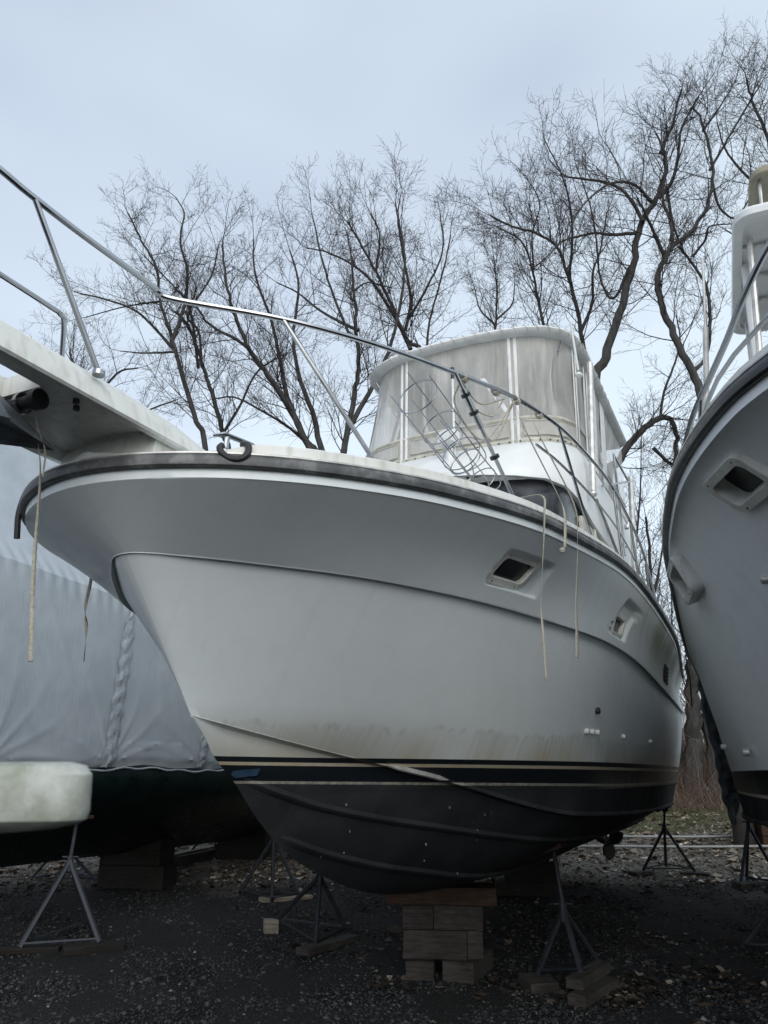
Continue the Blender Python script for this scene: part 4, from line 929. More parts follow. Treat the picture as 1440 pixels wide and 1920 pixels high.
# wrapped boat
stand('boat_stand', 'bare grey steel stand under the green hull, at the left below the white ledge', (-3.46, 9.30, .90), (-3.48, 9.42, 1.27), [(-3.74, 8.95, .10), (-2.98, 9.10, .12), (-3.40, 9.95, .15)], .030, .034, 'jackgrey')
put(block((-3.72, 8.98), (.75, .14, .05), .1, 'thin board under the left foot of the grey steel stand', 'timber_dark', G_)); put(block((-3.0, 9.0), (.6, .18, .07), .45, 'dark board under the right foot of the grey steel stand', 'timber_dark', G_)); 
stand('boat_stand', 'pale low stand legs in shadow far behind the grey steel stand', (-4.85, 12.6, .80), (-4.85, 12.5, 1.1), [(-5.16, 12.4, .30), (-4.2, 12.4, .29), (-4.7, 12.9, .32)], .022, .028, 'jackgrey')
stand('boat_stand', 'small bright-lit stand far beyond the green hull, beside the far timber pile', (-3.0, 14.7, .95), (-3.0, 14.6, 1.2), [(-3.35, 14.3, .42), (-2.78, 14.5, .43), (-3.0, 15.0, .46)], .020, .026, 'jackgrey')
# ---- timber cribs: every timber is its own thing
K_ = 'keel timbers stacked under the big yacht'
rzc = radians(-6)
def tim(c, size, rz, label, mat, group, name='keel_timber', cat='timber'): return put(block(c, size, rz, label, mat, group, name, cat))
tim((.36, 8.36, .0), (.26, .62, .16), rzc, 'left foot timber at the bottom of the nearest keel pile', 'timber', K_)
tim((.80, 8.30, .0), (.30, .66, .17), rzc - .3, 'right foot timber at the bottom of the nearest keel pile', 'timber', K_)
tim((.50, 8.34, .172), (.60, .52, .24), rzc, 'long block filling most of the lower course in the nearest keel pile', 'timber', K_)
tim((.873, 8.30, .172), (.14, .50, .24), rzc, 'narrow end piece of the lower course in the nearest keel pile', 'timber', K_)
tim((.345, 8.355, .415), (.29, .50, .20), rzc, 'shorter left block of the upper course in the nearest keel pile', 'timber', K_)
tim((.722, 8.315, .415), (.455, .50, .20), rzc, 'longer right block of the upper course in the nearest keel pile', 'timber', K_)
tim((.56, 8.30, .618), (1.04, .42, .155), rzc, 'reddish cap timber on top of the nearest keel pile', 'timber_red', K_)
K2 = 'keel timbers of the far piles in shadow'
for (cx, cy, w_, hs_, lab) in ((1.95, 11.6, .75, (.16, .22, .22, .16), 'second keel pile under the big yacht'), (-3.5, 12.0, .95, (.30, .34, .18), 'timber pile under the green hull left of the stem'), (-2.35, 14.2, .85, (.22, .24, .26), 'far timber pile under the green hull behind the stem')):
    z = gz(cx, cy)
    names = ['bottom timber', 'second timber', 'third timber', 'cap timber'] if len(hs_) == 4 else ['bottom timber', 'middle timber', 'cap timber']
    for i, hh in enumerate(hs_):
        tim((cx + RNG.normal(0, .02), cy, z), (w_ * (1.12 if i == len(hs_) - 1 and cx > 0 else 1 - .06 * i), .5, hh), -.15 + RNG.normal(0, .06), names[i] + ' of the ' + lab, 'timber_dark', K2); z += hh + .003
tim((-3.30, 14.3, gz(-3.3, 14.3)), (.22, 1.6, .10), -.25, 'pale plank lying in the light beyond the green hull', 'timber_pale', None, 'plank', 'plank')
tim((-3.05, 13.9, gz(-3.3, 13.8)), (.10, 1.4, .14), -.30, 'narrow beam beside the pale plank beyond the green hull', 'timber', None, 'plank', 'plank')
tim((-2.4, 16.0, gz(0, 16)), (1.2, .2, .06), .15, 'white painted board on the gravel behind the far timber pile', 'timber_pale', None, 'plank', 'plank')
# ---- long pale pipes behind the stern
for (y_, z_, lab) in ((15.6, .12, 'farther of the two long pale steel pipes lying behind the yacht stern'), (14.9, .06, 'nearer of the two long pale steel pipes lying behind the yacht stern')):
    MB().tube([(x_, y_ + .02 * sin(x_), gz(0, y_) + z_ + .006 * sin(2 * x_)) for x_ in np.linspace(1.2, 13, 20)], .024, 10).build('steel_pipe', M['pipe'], None, label=lab, cat='pipe')
# bin and post at the right rear
pst = MB().tube([(0, 0, -.1), (0, 0, .75), (.01, 0, .98), (.03, 0, 1.04)], [.20, .19, .17, .06], 14).build('mooring_post', M['timber'], None, label='weathered round wooden post behind the right-hand yacht', cat='post'); pst.location = (6.55, 15.2, gz(6.5, 15.2))
cr_ = thing('wooden_crate', 'dark wooden crate beside the round post at the right edge', 'crate', (7.4, 15.3, gz(7.4, 15.3)))
for k in range(4): MB().box((0, 0, .10 + .2 * k), (1.3, .8, .185), ch=.01).build('plank', M['timber_red'], cr_, smooth=False)

# ================================================================== FOREGROUND LEDGE (algae-stained swim platform of a boat outside the frame)
lg = thing('swim_platform', 'pale algae-stained ledge poking in close at the lower left, rounded at its end', 'swim platform', (-1.442, 1.10, 1.818))
rows = []; yw = .34
def outl(ins):
    r = .055; x1 = 1.057 - ins; y0, y1 = -.0 + ins, .5 - ins; pts = [(-.9, y0)]
    for k in range(7): a_ = -pi / 2 + pi / 2 * k / 6; pts.append((x1 - r + r * cos(a_), y0 + r + r * sin(a_)))
    for k in range(7): a_ = pi / 2 * k / 6; pts.append((x1 - r + r * cos(a_), y1 - r + r * sin(a_)))
    return pts + [(-.9, y1)]
for dz, ins in ((.045, .25), (.045, .03), (.040, .010), (.028, .002), (-.020, .0), (-.030, .003), (-.036, .012), (-.044, .04), (-.050, .08), (-.052, .25)): rows.append([(x_, y_ * (1), dz + .004 * x_) for x_, y_ in outl(ins)])
rows = [[(p_[0] - .46 * p_[1] if p_[0] > 0 else p_[0], p_[1] - .10 * (1.05 - p_[0]) * (1 if True else 0), p_[2]) for p_ in r_] for r_ in rows]
MB().grid(np.array(rows)).build('ledge', M['algae'], lg)
MB().tube([(1.02 - .10, .012, .018), (1.02 - .10, -.004, .018)], .006, 8).build('bolt', M['screw'], lg)
for x_ in (.55, -.3): MB().box((x_ - .1, .25, -.30), (.06, .3, .42), ch=.01).build('bracket', M['algae'], lg)
MB().box((-.9, .25, -.65), (.3, .9, 1.9), ch=.04).build('transom', M['white'], lg)

# ================================================================== LINES AND STRAPS
from mathutils import Vector
def BW(p): return tuple(boat.matrix_basis @ Vector((p[0], -p[1], p[2])))
def strap(name, pts, w, label, cat='strap', tw=1.5, mat='rope', group=None, th=.002):
    P = crom(pts, 10); N = len(P); rows = []
    for i, p_ in enumerate(P):
        a_ = tw * sin(i / N * 5) + 1.0; u_ = np.array([cos(a_), sin(a_), 0]) * w / 2; rows.append([p_ - u_, p_ + u_])
    return MB().grid(np.array(rows)).build(name, M[mat], None, label=label, cat=cat, group=group, solid=th)
def wp(*pts): return [np.array(BW(p_)) for p_ in pts]
strap('webbing_strap', wp((-.36, .0, 1.60), (-.33, .01, 1.56), (-.30, .01, 1.45), (-.24, .0, 1.26), (-.20, 0, .84), (-.155, 0, .5), (-.14, 0, .40)), .020, 'long pale webbing hanging from the anchor roller past the bow rub rail', tw=.9)
strap('webbing_strap', wp((-.36, .03, 1.60), (-.33, .03, 1.5), (-.26, .03, 1.38), (-.235, .01, 1.26)), .008, 'thin second cord hanging beside the long webbing under the pulpit', 'cord', tw=.3)
stx = [np.array(atY(*uv, Y_)) for uv, Y_ in (((171, 1060), 5.2), ((170, 1090), 5.2), ((160, 1140), 5.2), ((162, 1180), 5.2), ((157, 1240), 5.2))]
strap('webbing_strap', stx, .022, 'short frayed strap dangling behind the bow in front of the shrink wrap', tw=2.5)
strap('webbing_strap', wp((2.15, 1.66, 2.42), (2.18, 1.76, 2.1), (2.45, 1.86, 1.78), (2.46, 1.90, 1.62), (2.43, 1.89, 1.37)), .022, 'pale strap from the rail ending in a knot beside the first porthole', tw=.6)
strap('webbing_strap', wp((2.40, 1.70, 2.46), (2.42, 1.78, 2.2), (2.68, 1.92, 1.78), (2.68, 1.93, 1.5), (2.62, 1.90, 1.05), (2.60, 1.89, .80), (2.60, 1.88, .66)), .026, 'longest pale strap from the rail with a frayed end, right of the first porthole', tw=.6)
strap('webbing_strap', wp((2.16, 1.66, 1.68), (2.13, 1.83, 1.66), (2.11, 1.84, 1.5), (2.10, 1.79, 1.0), (2.09, 1.79, .75), (2.09, 1.79, .46)), .015, 'thin pale strap hanging down across the first porthole', tw=1.4)
MB().ball(BW((2.43, 1.87, 1.36)), .022, 8).build('knot', M['rope'], None, label='small frayed knot at the end of the strap beside the first porthole', cat='knot')
ln = MB()
def coil(c, u_, w_, r, n_=3, nm='wrap_line'):
    P = []
    for k in range(26 * n_): a_ = 2 * pi * k / 26; q_ = np.array(c) + np.array(u_) * r * cos(a_) + np.array(w_) * r * sin(a_) + np.cross(u_, w_) * (.022 * k / 26); P.append(q_)
    return P
for (k, (s, b, z)) in enumerate(((1.62, 1.48, 2.375), (1.95, 1.59, 2.41), (2.2, 1.665, 2.44), (2.62, 1.72, 2.50))):
    ln.tube(coil((s, b, z), (0, .5, .86), (0, -.86, .5), .022), .006, 5)
for Pp in ([(1.62, 1.47, 2.36), (1.8, 1.46, 2.26), (2.0, 1.55, 2.24), (2.1, 1.60, 2.38)], [(1.62, 1.47, 2.35), (1.9, 1.5, 2.30), (2.1, 1.62, 2.40)], [(2.2, 1.66, 2.42), (1.95, 1.50, 2.05), (1.7, 1.40, 2.22), (1.62, 1.47, 2.34)], [(2.2, 1.66, 2.42), (2.1, 1.55, 2.12), (1.98, 1.50, 2.08)]): ln.tube(crom(Pp, 8), .0065, 5)
ln.build('lashing_line', M['rope'], None, T=BW, label='pale line wrapped and knotted round the yacht bow rail', cat='rope', kind='stuff')
MB().tube(crom([(.36, .72, 1.53), (.33, .77, 1.51), (.305, .80, 1.475), (.29, .80, 1.435), (.27, .775, 1.41), (.245, .735, 1.41), (.225, .70, 1.435), (.22, .685, 1.465), (.235, .69, 1.485)], 6), .0175, 10).build('chafe_hose', M['darkrubber'], None, T=BW, label='black chafe hose looped over the cleat on the port bow', cat='hose')
MB().tube(crom([(.34, -.70, 1.50), (.36, -.83, 1.52), (.375, -.885, 1.47), (.375, -.90, 1.38), (.385, -.90, 1.28), (.39, -.90, 1.24)], 6), .018, 10).build('chafe_hose', M['darkrubber'], None, T=BW, label='black chafe hose hanging over the far side of the bow', cat='hose')
MB().tube([(9.3, 2.03, 1.55), (9.35, 2.05, 1.2), (9.5, 2.02, .85)], .012, 6).build('black_line', M['darkrubber'], None, T=BW, label='thin black line hanging between the two yachts near the stern', cat='rope')
# ================================================================== GROUND
def ground_mat():
    m = Mat('dark_gravel', rough=.9, spec=.25); X, Y, Z = m.xyz()[:3]
    v = m.n('ShaderNodeTexVoronoi'); v.inputs['Scale'].default_value = 45; m.l(m.tc.outputs['Object'], v.inputs[0])
    v2 = m.n('ShaderNodeTexVoronoi'); v2.inputs['Scale'].default_value = 120; m.l(m.tc.outputs['Object'], v2.inputs[0])
    n = m.noise(.7, 5); f = m.noise(25, 6)
    bw = m.n('ShaderNodeSeparateColor'); m.l(v.outputs['Color'], bw.inputs[0]); bw2 = m.n('ShaderNodeSeparateColor'); m.l(v2.outputs['Color'], bw2.inputs[0])
    c = m.mix(bw.outputs[0], (.006, .0065, .007), (.017, .018, .0185)); c = m.mix(m.math('MULTIPLY', bw2.outputs[0], .4), c, (.026, .027, .027))
    c = m.mix(m.math('MULTIPLY', m.mr(n, .45, .65), .5), c, (.009, .0085, .007))
    far = m.mr(m.math('ADD', Y, m.mr(n, .3, .7, -.8, .8)), 11.6, 13.2); c = m.mix(m.math('MULTIPLY', far, m.mr(f, .3, .6, .5, 1)), c, (.19, .175, .15))  # brighter ground past the boats: open light painted into the colour
    gr = m.math('MULTIPLY', m.mr(Y, 17.2, 18.6), m.mr(m.noise(1.1, 5), .4, .55)); c = m.mix(gr, c, (.075, .085, .035))
    c = m.mix(m.mr(Y, 20, 23), c, (.07, .052, .038))
    m.col(c); m.bump(m.math('ADD', v.outputs['Distance'], m.math('MULTIPLY', f, .8)), .9, .02); return m.m
xs = np.concatenate([[-250, -120, -60, -35], np.linspace(-20, 20, 161), [35, 60, 120, 250]]); ys = np.concatenate([[-60, -20, -5], np.linspace(0, 30, 161), [36, 45, 70, 120, 300]])
rows = [[(x, y, gz(x, y) + (.012 * sin(3.1 * x + 2 * sin(1.3 * y)) * sin(2.7 * y + x) + .006 * sin(11 * x + 3 * y) if abs(x) < 21 and 0 < y < 31 else 0)) for x in xs] for y in ys]
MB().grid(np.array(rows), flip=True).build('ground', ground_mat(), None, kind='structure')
def scatter(name, mat, pts, size, shape, flat=.6, seed=1, label=None):
    """many small closed stones / bent leaves joined into one mesh; pts (N,3)"""
    r = np.random.default_rng(seed); N = len(pts)
    if shape == 'stone': base = np.array([(1, 0, 0), (0, 1, 0), (-1, 0, 0), (0, -1, 0), (0, 0, 1), (0, 0, -1)], float); F0 = np.array([(0, 1, 4), (1, 2, 4), (2, 3, 4), (3, 0, 4), (1, 0, 5), (2, 1, 5), (3, 2, 5), (0, 3, 5)])
    else: base = np.array([(-1, 0, .15), (-.3, .5, 0), (.5, .42, .25), (1, 0, .45), (.5, -.45, .1), (-.3, -.55, .3), (0, 0, -.05)], float); F0 = np.array([(6, 0, 5), (6, 1, 0), (6, 2, 1), (6, 3, 2), (6, 4, 3), (6, 5, 4)])
    k = len(base); V = np.repeat(base[None], N, 0) * (1 + r.normal(0, .22, (N, k, 1)))
    sz = size * np.exp(r.normal(0, .45, (N, 1, 1))); V = V * sz * np.array([1, 1, flat]) * np.exp(r.normal(0, .2, (N, 1, 3)))
    a = r.uniform(0, 2 * pi, N); tx = r.normal(0, .35, N)
    ca, sa, ct, st_ = np.cos(a), np.sin(a), np.cos(tx), np.sin(tx)
    y, z = V[..., 1] * ct[:, None] - V[..., 2] * st_[:, None], V[..., 1] * st_[:, None] + V[..., 2] * ct[:, None]; x = V[..., 0]
    V = np.stack([x * ca[:, None] - y * sa[:, None], x * sa[:, None] + y * ca[:, None], z], -1) + pts[:, None]
    F = (F0[None] + (np.arange(N) * k)[:, None, None]).reshape(-1, 3)
    me = bpy.data.meshes.new(name); me.vertices.add(N * k); me.vertices.foreach_set('co', V.reshape(-1).astype(np.float32))
    nf = len(F); me.loops.add(nf * 3); me.loops.foreach_set('vertex_index', F.reshape(-1).astype(np.int32)); me.polygons.add(nf)
    me.polygons.foreach_set('loop_start', np.arange(0, nf * 3, 3, dtype=np.int32)); me.polygons.foreach_set('loop_total', np.full(nf, 3, dtype=np.int32)); me.update(calc_edges=True)
    at = me.attributes.new('shade', 'FLOAT', 'POINT'); at.data.foreach_set('value', np.repeat(r.uniform(0, 1, N), k).astype(np.float32))
    me.materials.append(mat); o = bpy.data.objects.new(name, me); C.objects.link(o); o['kind'] = 'stuff'
    if label: o['label'] = label
    return o
def shade_mat(name, stops, rough=.85):
    m = Mat(name, rough=rough, spec=.3); a = m.n('ShaderNodeAttribute'); a.attribute_name = 'shade'; m.col(m.ramp(a.outputs['Fac'], stops)); return m.m
def gzv(P): return np.interp(P[:, 1], [0, 8.3, 18, 20, 26, 40, 300], [0, 0, .68, .95, 1.9, 3.0, 6.0])
def area(N, y0, y1, seed, wf=.58, pw=1.0):
    r = np.random.default_rng(seed); y = y0 + (y1 - y0) * r.uniform(0, 1, N) ** pw; x = r.uniform(-1, 1, N) * (wf * y + .5); P = np.stack([x, y, 0 * x], 1); P[:, 2] = gzv(P); return P
stone_stops = [(0, (.006, .007, .008)), (.5, (.022, .024, .026)), (.85, (.055, .057, .057)), (.99, (.08, .08, .078)), (1, (.22, .22, .21))]
P = area(75000, 5.8, 12.4, 1, pw=1.35); scatter('gravel', shade_mat('gravel_stones', stone_stops), P, .0105, 'stone', .6, 1)
P = area(20000, 12, 18.5, 2, pw=.8); scatter('far_gravel', shade_mat('far_gravel_stones', [(0, (.03, .03, .03)), (.5, (.13, .128, .12)), (.93, (.26, .25, .23)), (1, (.5, .49, .46))]), P, .016, 'stone', .6, 2)  # stones lighter than the near ones, open light put into their tones
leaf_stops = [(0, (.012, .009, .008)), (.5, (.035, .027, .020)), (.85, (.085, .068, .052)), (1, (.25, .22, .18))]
LM = shade_mat('dead_leaves', leaf_stops)
P = area(42000, 6.0, 20, 3, pw=.62)
r = np.random.default_rng(9); dens = .5 + .5 * np.sin(P[:, 0] * 1.1 + 2 * np.sin(P[:, 1] * .7)) * np.sin(P[:, 1] * .9 + P[:, 0] * .6)
keep = r.uniform(0, 1, len(P)) < np.clip(np.interp(P[:, 1], [6, 11.2, 12.8, 20], [.018, .02, .8, .9]) * (dens + .3) + (P[:, 0] > 1.6) * (P[:, 1] < 12) * .07 * (dens > .55), 0, 1); P = P[keep]; P[:, 2] += .012
scatter('fallen_leaves', LM, P[P[:, 1] < 12.2], .032, 'leaf', 1, 4)
scatter('leaf_litter', shade_mat('lit_dead_leaves', [(0, (.06, .045, .03)), (.5, (.19, .15, .11)), (.85, (.34, .28, .21)), (1, (.62, .58, .5))]), P[P[:, 1] >= 12.2], .034, 'leaf', 1, 6)  # brighter copy of the dead leaves: light beyond the boats painted in
r = np.random.default_rng(12)
cl = [(1.98, 7.45, .16, 130), (2.15, 7.9, .2, 110), (3.1, 8.2, .35, 120), (2.7, 9.3, .4, 90), (3.5, 7.3, .4, 110), (.2, 8.0, .2, 40), (-.1, 9.0, .4, 40), (1.2, 7.7, .25, 40), (1.6, 9.6, .4, 60)]
P = np.concatenate([np.stack([r.normal(c[0], c[2], c[3]), r.normal(c[1], c[2], c[3]), np.zeros(c[3])], 1) for c in cl]); P[:, 2] = gzv(P) + .016
scatter('leaf_drifts', LM, P, .027, 'leaf', 1, 5)

# ================================================================== TREES
random.seed(21)
class Tree:
    def __init__(s): s.V = []; s.F = []; s.TV = []; s.TF = []
    def tube(s, pts, rad, n, twig):
        V, F = (s.TV, s.TF) if twig else (s.V, s.F); o = len(V); N = len(pts)
        # fixed frame per branch
        dx, dy, dz = (pts[-1][i] - pts[0][i] for i in range(3)); l = sqrt(dx * dx + dy * dy + dz * dz) + 1e-9; dx /= l; dy /= l; dz /= l
        ax, ay, az = (0, 0, 1) if abs(dz) < .85 else (1, 0, 0)
        ux, uy, uz = dy * az - dz * ay, dz * ax - dx * az, dx * ay - dy * ax; l = sqrt(ux * ux + uy * uy + uz * uz); ux /= l; uy /= l; uz /= l
        wx, wy, wz = dy * uz - dz * uy, dz * ux - dx * uz, dx * uy - dy * ux
        for p, r in zip(pts, rad):
            for k in range(n):
                c, sn = CS[n][k]; V.append((p[0] + r * (c * ux + sn * wx), p[1] + r * (c * uy + sn * wy), p[2] + r * (c * uz + sn * wz)))
        for i in range(N - 1):
            a = o + i * n
            for k in range(n): k2 = (k + 1) % n; F.append((a + k, a + k2, a + n + k2, a + n + k))
CS = {n: [(cos(2 * pi * k / n), sin(2 * pi * k / n)) for k in range(n)] for n in (3, 4, 6, 9)}
def rnd(a=1): return random.gauss(0, a)
def norm(v): l = sqrt(v[0] ** 2 + v[1] ** 2 + v[2] ** 2) + 1e-9; return (v[0] / l, v[1] / l, v[2] / l)
def child_dir(d, ang):
    a = norm((rnd(), rnd(), rnd())); q = d[0] * a[0] + d[1] * a[1] + d[2] * a[2]; p = norm((a[0] - q * d[0], a[1] - q * d[1], a[2] - q * d[2]))
    c, s = cos(ang), sin(ang); return (d[0] * c + p[0] * s, d[1] * c + p[1] * s, d[2] * c + p[2] * s)
def grow(T_, p, d, ln, r, lev, cfg):
    nseg = 5 if lev <= 1 else 4 if lev == 2 else 2
    pts = [p]; rad = [r]; st = ln / nseg; wob = (.13, .15, .16, .10)[min(lev, 3)]
    dirs = []
    for i in range(nseg):
        d = norm((d[0] + rnd(wob), d[1] + rnd(wob), d[2] + rnd(wob) + cfg['up'] * (.16 if lev else .08)))
        p = (p[0] + d[0] * st, p[1] + d[1] * st, p[2] + d[2] * st); pts.append(p); rad.append(max(cfg['rmin'] * .7, r * (1 - (i + 1) / nseg * .75))); dirs.append(d)
    T_.tube(pts, rad, 4 if lev <= 1 else 3, lev >= 1)
    if lev >= cfg['max']: return
    nc = cfg['n'][min(lev, 3)]
    for k in range(nc):
        f = .18 + .82 * (k + random.random()) / nc; i = min(nseg - 1, int(f * nseg)); g = f * nseg - i
        q = tuple(pts[i][j] + (pts[i + 1][j] - pts[i][j]) * min(1, g) for j in range(3))
        cd = child_dir(dirs[i], radians(random.uniform(30, 60)))
        grow(T_, q, cd, ln * random.uniform(.34, .62) * (1.12 - .45 * f), max(cfg['rmin'], rad[i] * random.uniform(.4, .6)), lev + 1, cfg)
def limb(T_, pts, r0, r1, cfg, n=9, bare=.25, dens=1.0, ln=2.4):
    P = [tuple(q) for q in crom(pts, 5)]; N = len(P); rad = [r0 + (r1 - r0) * (i / (N - 1)) ** .8 for i in range(N)]
    P2 = [(q[0] + rnd(r0 * .12), q[1] + rnd(r0 * .12), q[2]) for q in P]; P2[0] = P[0]
    T_.tube_path(P2, rad, n)
    tot = sum(math.dist(P[i], P[i + 1]) for i in range(N - 1)); nb = max(3, int(tot * cfg['per_m'] * dens))
    for k in range(nb):
        f = bare + (1 - bare) * (k + random.random()) / nb; i = min(N - 2, int(f * (N - 1))); d = norm(tuple(P[i + 1][j] - P[i][j] for j in range(3)))
        cd = child_dir(d, radians(random.uniform(34, 70))); cd = norm((cd[0], cd[1], cd[2] + .25))
        grow(T_, P2[i], cd, ln * random.uniform(.5, 1.15) * (1.15 - .4 * f), max(cfg['rmin'] * 1.6, min(rad[i] * .4, .016)), 1, cfg)
    # leader continues into fine shoots
    d = norm(tuple(P[-1][j] - P[-3][j] for j in range(3))); grow(T_, P2[-1], d, ln * .8, min(r1, .012), 1, cfg)
def tube_path(s, pts, rad, n):
    mb = MB(); mb.tube(pts, rad, n); o = len(s.V); s.V.extend(mb.v); s.F.extend([tuple(i + o for i in f) for f in mb.f])
Tree.tube_path = tube_path
CFG = dict(up=.55, rmin=.0042, max=3, n=[7, 8, 5, 0], per_m=2.1)
def finish(T_, label, base, name='bare_tree', group=None):
    t_ = thing(name, label, 'tree', base, group=group)
    for nm, V, F, m in (('trunk', T_.V, T_.F, M['bark']), ('crown', T_.TV, T_.TF, M['twig'])):
        mb = MB(); mb.v = (np.array(V) - np.array(base)).tolist() if len(V) else []; mb.f = F; mb.build(nm, m, t_)
    return t_
def traced(label, Y, limbs, base_uv=None, cfg=CFG, ydev=1.2, root=None, ln=2.1, group=None):
    """limbs: list of (pixel path, r0_px, r1_px, depth lean); real distance Y in metres"""
    T_ = Tree(); mpp = Y / FPX * 1.05; base = None
    for li, (path, r0, r1, lean) in enumerate(limbs):
        n_ = len(path); pts = [atY(u, v, Y + lean * (i / (n_ - 1))) for i, (u, v) in enumerate(path)]
        if li == 0:
            gx, gy = pts[0][0], pts[0][1]; g0 = gz(gx, gy)
            if pts[0][2] > g0 + .3:
                d = np.array(pts[1]) - np.array(pts[0]); k = min(2.4, (pts[0][2] - g0) / max(.2, d[2])) * .8; bx = gx - d[0] * k
                base = (bx, gy, g0); pts = [(bx, gy, g0 - .1), ((bx * .5 + gx * .5), gy, (g0 + pts[0][2]) / 2)] + pts
            else: base = (gx, gy, g0)
        limb(T_, pts, r0 * mpp * .78, max(r1 * mpp * .7, .006), cfg, 9 if r0 > 7 else 6, bare=.30 if li == 0 else .12, ln=ln)
    return finish(T_, label, base, group=group)
traced('tall dark tree leaning right, between the flybridge and the right-hand yacht', 17.0, [
    ([(1112, 740), (1135, 670), (1160, 590), (1186, 500), (1200, 425), (1232, 372), (1248, 320), (1243, 275), (1262, 230), (1275, 170)], 17, 3, .5),
    ([(1222, 380), (1195, 350), (1165, 341), (1130, 352), (1085, 395), (1065, 450)], 5, 2, -1.5),
    ([(1206, 415), (1172, 362), (1138, 343), (1090, 335), (1060, 330), (1030, 300)], 6, 2, 1.6),
    ([(1193, 437), (1150, 440), (1118, 437), (1080, 444), (1050, 455), (1030, 478)], 5, 2, -1),
    ([(1235, 372), (1260, 340), (1272, 290), (1278, 240), (1310, 180)], 6, 2.5, -1),
    ([(1180, 500), (1150, 560), (1125, 520), (1118, 450), (1105, 380), (1080, 310)], 4, 2, 2),
    ([(1250, 350), (1262, 420), (1275, 455)], 4, 3, 0)])
traced('dark tree with a strongly curved forked trunk beside the right-hand yacht rail', 16.0, [
    ([(1345, 835), (1318, 755), (1298, 698), (1268, 640), (1242, 575), (1233, 535), (1240, 495), (1262, 460), (1290, 440), (1322, 395), (1336, 345), (1334, 300), (1322, 245), (1300, 200)], 14, 3, 0),
    ([(1300, 698), (1325, 665), (1331, 600), (1325, 540), (1295, 490), (1272, 462)], 6, 4, .8),
    ([(1246, 480), (1228, 440), (1212, 405), (1195, 370)], 6, 3, -1),
    ([(1262, 460), (1256, 410), (1242, 370), (1250, 300), (1230, 250)], 5, 3, 1),
    ([(1298, 482), (1322, 450), (1330, 425), (1370, 420)], 4, 2, -1),
    ([(1336, 345), (1350, 390), (1380, 410), (1400, 380), (1430, 330)], 4, 2, .5),
    ([(1318, 245), (1350, 200), (1380, 150)], 4, 2, .5),
    ([(1330, 320), (1365, 260), (1400, 200), (1425, 160)], 4, 2, -1)])
traced('slim tree with upright stems just right of the flybridge roof', 18.5, [
    ([(1105, 720), (1092, 640), (1080, 570), (1062, 510), (1045, 465), (1010, 440), (960, 425), (920, 405)], 8, 2.5, -1),
    ([(1090, 620), (1110, 570), (1112, 510), (1125, 470), (1138, 400)], 5, 2, 1),
    ([(1066, 525), (1073, 450), (1068, 380), (1050, 320), (1020, 260)], 4, 2, .5)])
traced('thin dark stem rising straight behind the flybridge roof', 19.5, [
    ([(1040, 690), (1018, 605), (1006, 545), (994, 490), (975, 450), (930, 425)], 6, 2, 0), ([(1000, 505), (998, 440), (1012, 380), (985, 330)], 3, 1.5, 1)])
traced('tree with a thick broken arching limb low beside the right-hand yacht', 18.0, [
    ([(1140, 905), (1158, 868), (1185, 825), (1225, 790), (1250, 783), (1265, 800), (1268, 840), (1264, 885)], 13, 5, 0),
    ([(1238, 785), (1245, 735), (1262, 690), (1275, 640), (1268, 590)], 4, 2, .6),
    ([(1225, 840), (1260, 870), (1300, 862)], 5, 3, .5)], ln=1.5)
traced('left tree with a slender trunk forking in a wide V behind the bow rail', 20.0, [
    ([(385, 845), (368, 790), (345, 715), (328, 655), (315, 610), (300, 565), (292, 500), (265, 450), (240, 400)], 9, 2.5, 0),
    ([(322, 640), (338, 600), (349, 555), (350, 500), (338, 455), (345, 400), (330, 370)], 6, 2, .8),
    ([(325, 655), (285, 610), (250, 580), (200, 562), (150, 550)], 4, 2, -1),
    ([(300, 565), (262, 570), (225, 577), (160, 595)], 3, 1.5, 1),
    ([(327, 660), (270, 662), (225, 658)], 3, 1.5, .4)])
traced('second left tree with a bent trunk, just right of the forked one', 21.0, [
    ([(430, 870), (418, 815), (400, 745), (385, 700), (372, 660), (352, 610), (330, 585)], 8, 4, 0),
    ([(372, 690), (360, 600), (345, 560), (310, 520), (270, 480)], 4, 2, 1),
    ([(378, 680), (372, 620), (352, 590), (395, 520), (410, 460)], 4, 2, -.6),
    ([(420, 810), (450, 760), (480, 700), (520, 670)], 4, 2, 0)])
traced('wide many-stemmed tree in the centre with stems fanning to the left', 19.0, [
    ([(600, 880), (575, 830), (545, 770), (510, 715), (470, 660), (440, 590), (425, 530), (415, 460)], 13, 3, 0),
    ([(590, 860), (540, 760), (500, 700), (455, 645), (395, 610), (360, 560)], 8, 2.5, -1.5),
    ([(560, 800), (535, 730), (520, 650), (505, 590), (480, 520), (475, 450)], 7, 2.5, 1.5),
    ([(605, 850), (585, 770), (560, 700), (550, 620), (560, 540), (545, 470)], 8, 2.5, 0),
    ([(575, 830), (540, 800), (490, 770), (440, 745), (400, 748)], 5, 2, 1)])
traced('large tree in the centre with a dark upright trunk and a high round crown', 18.0, [
    ([(640, 900), (648, 820), (662, 750), (672, 690), (668, 620), (665, 560), (658, 480)], 12, 3, 0),
    ([(672, 620), (630, 600), (590, 575), (560, 550), (520, 530)], 5, 2, 1),
    ([(650, 810), (690, 740), (720, 680), (735, 640), (752, 560), (758, 480), (745, 400)], 7, 2.5, -1),
    ([(665, 545), (690, 530), (735, 540)], 3, 1.5, 1), ([(660, 640), (620, 540), (600, 470), (590, 420)], 4, 2, -1)])
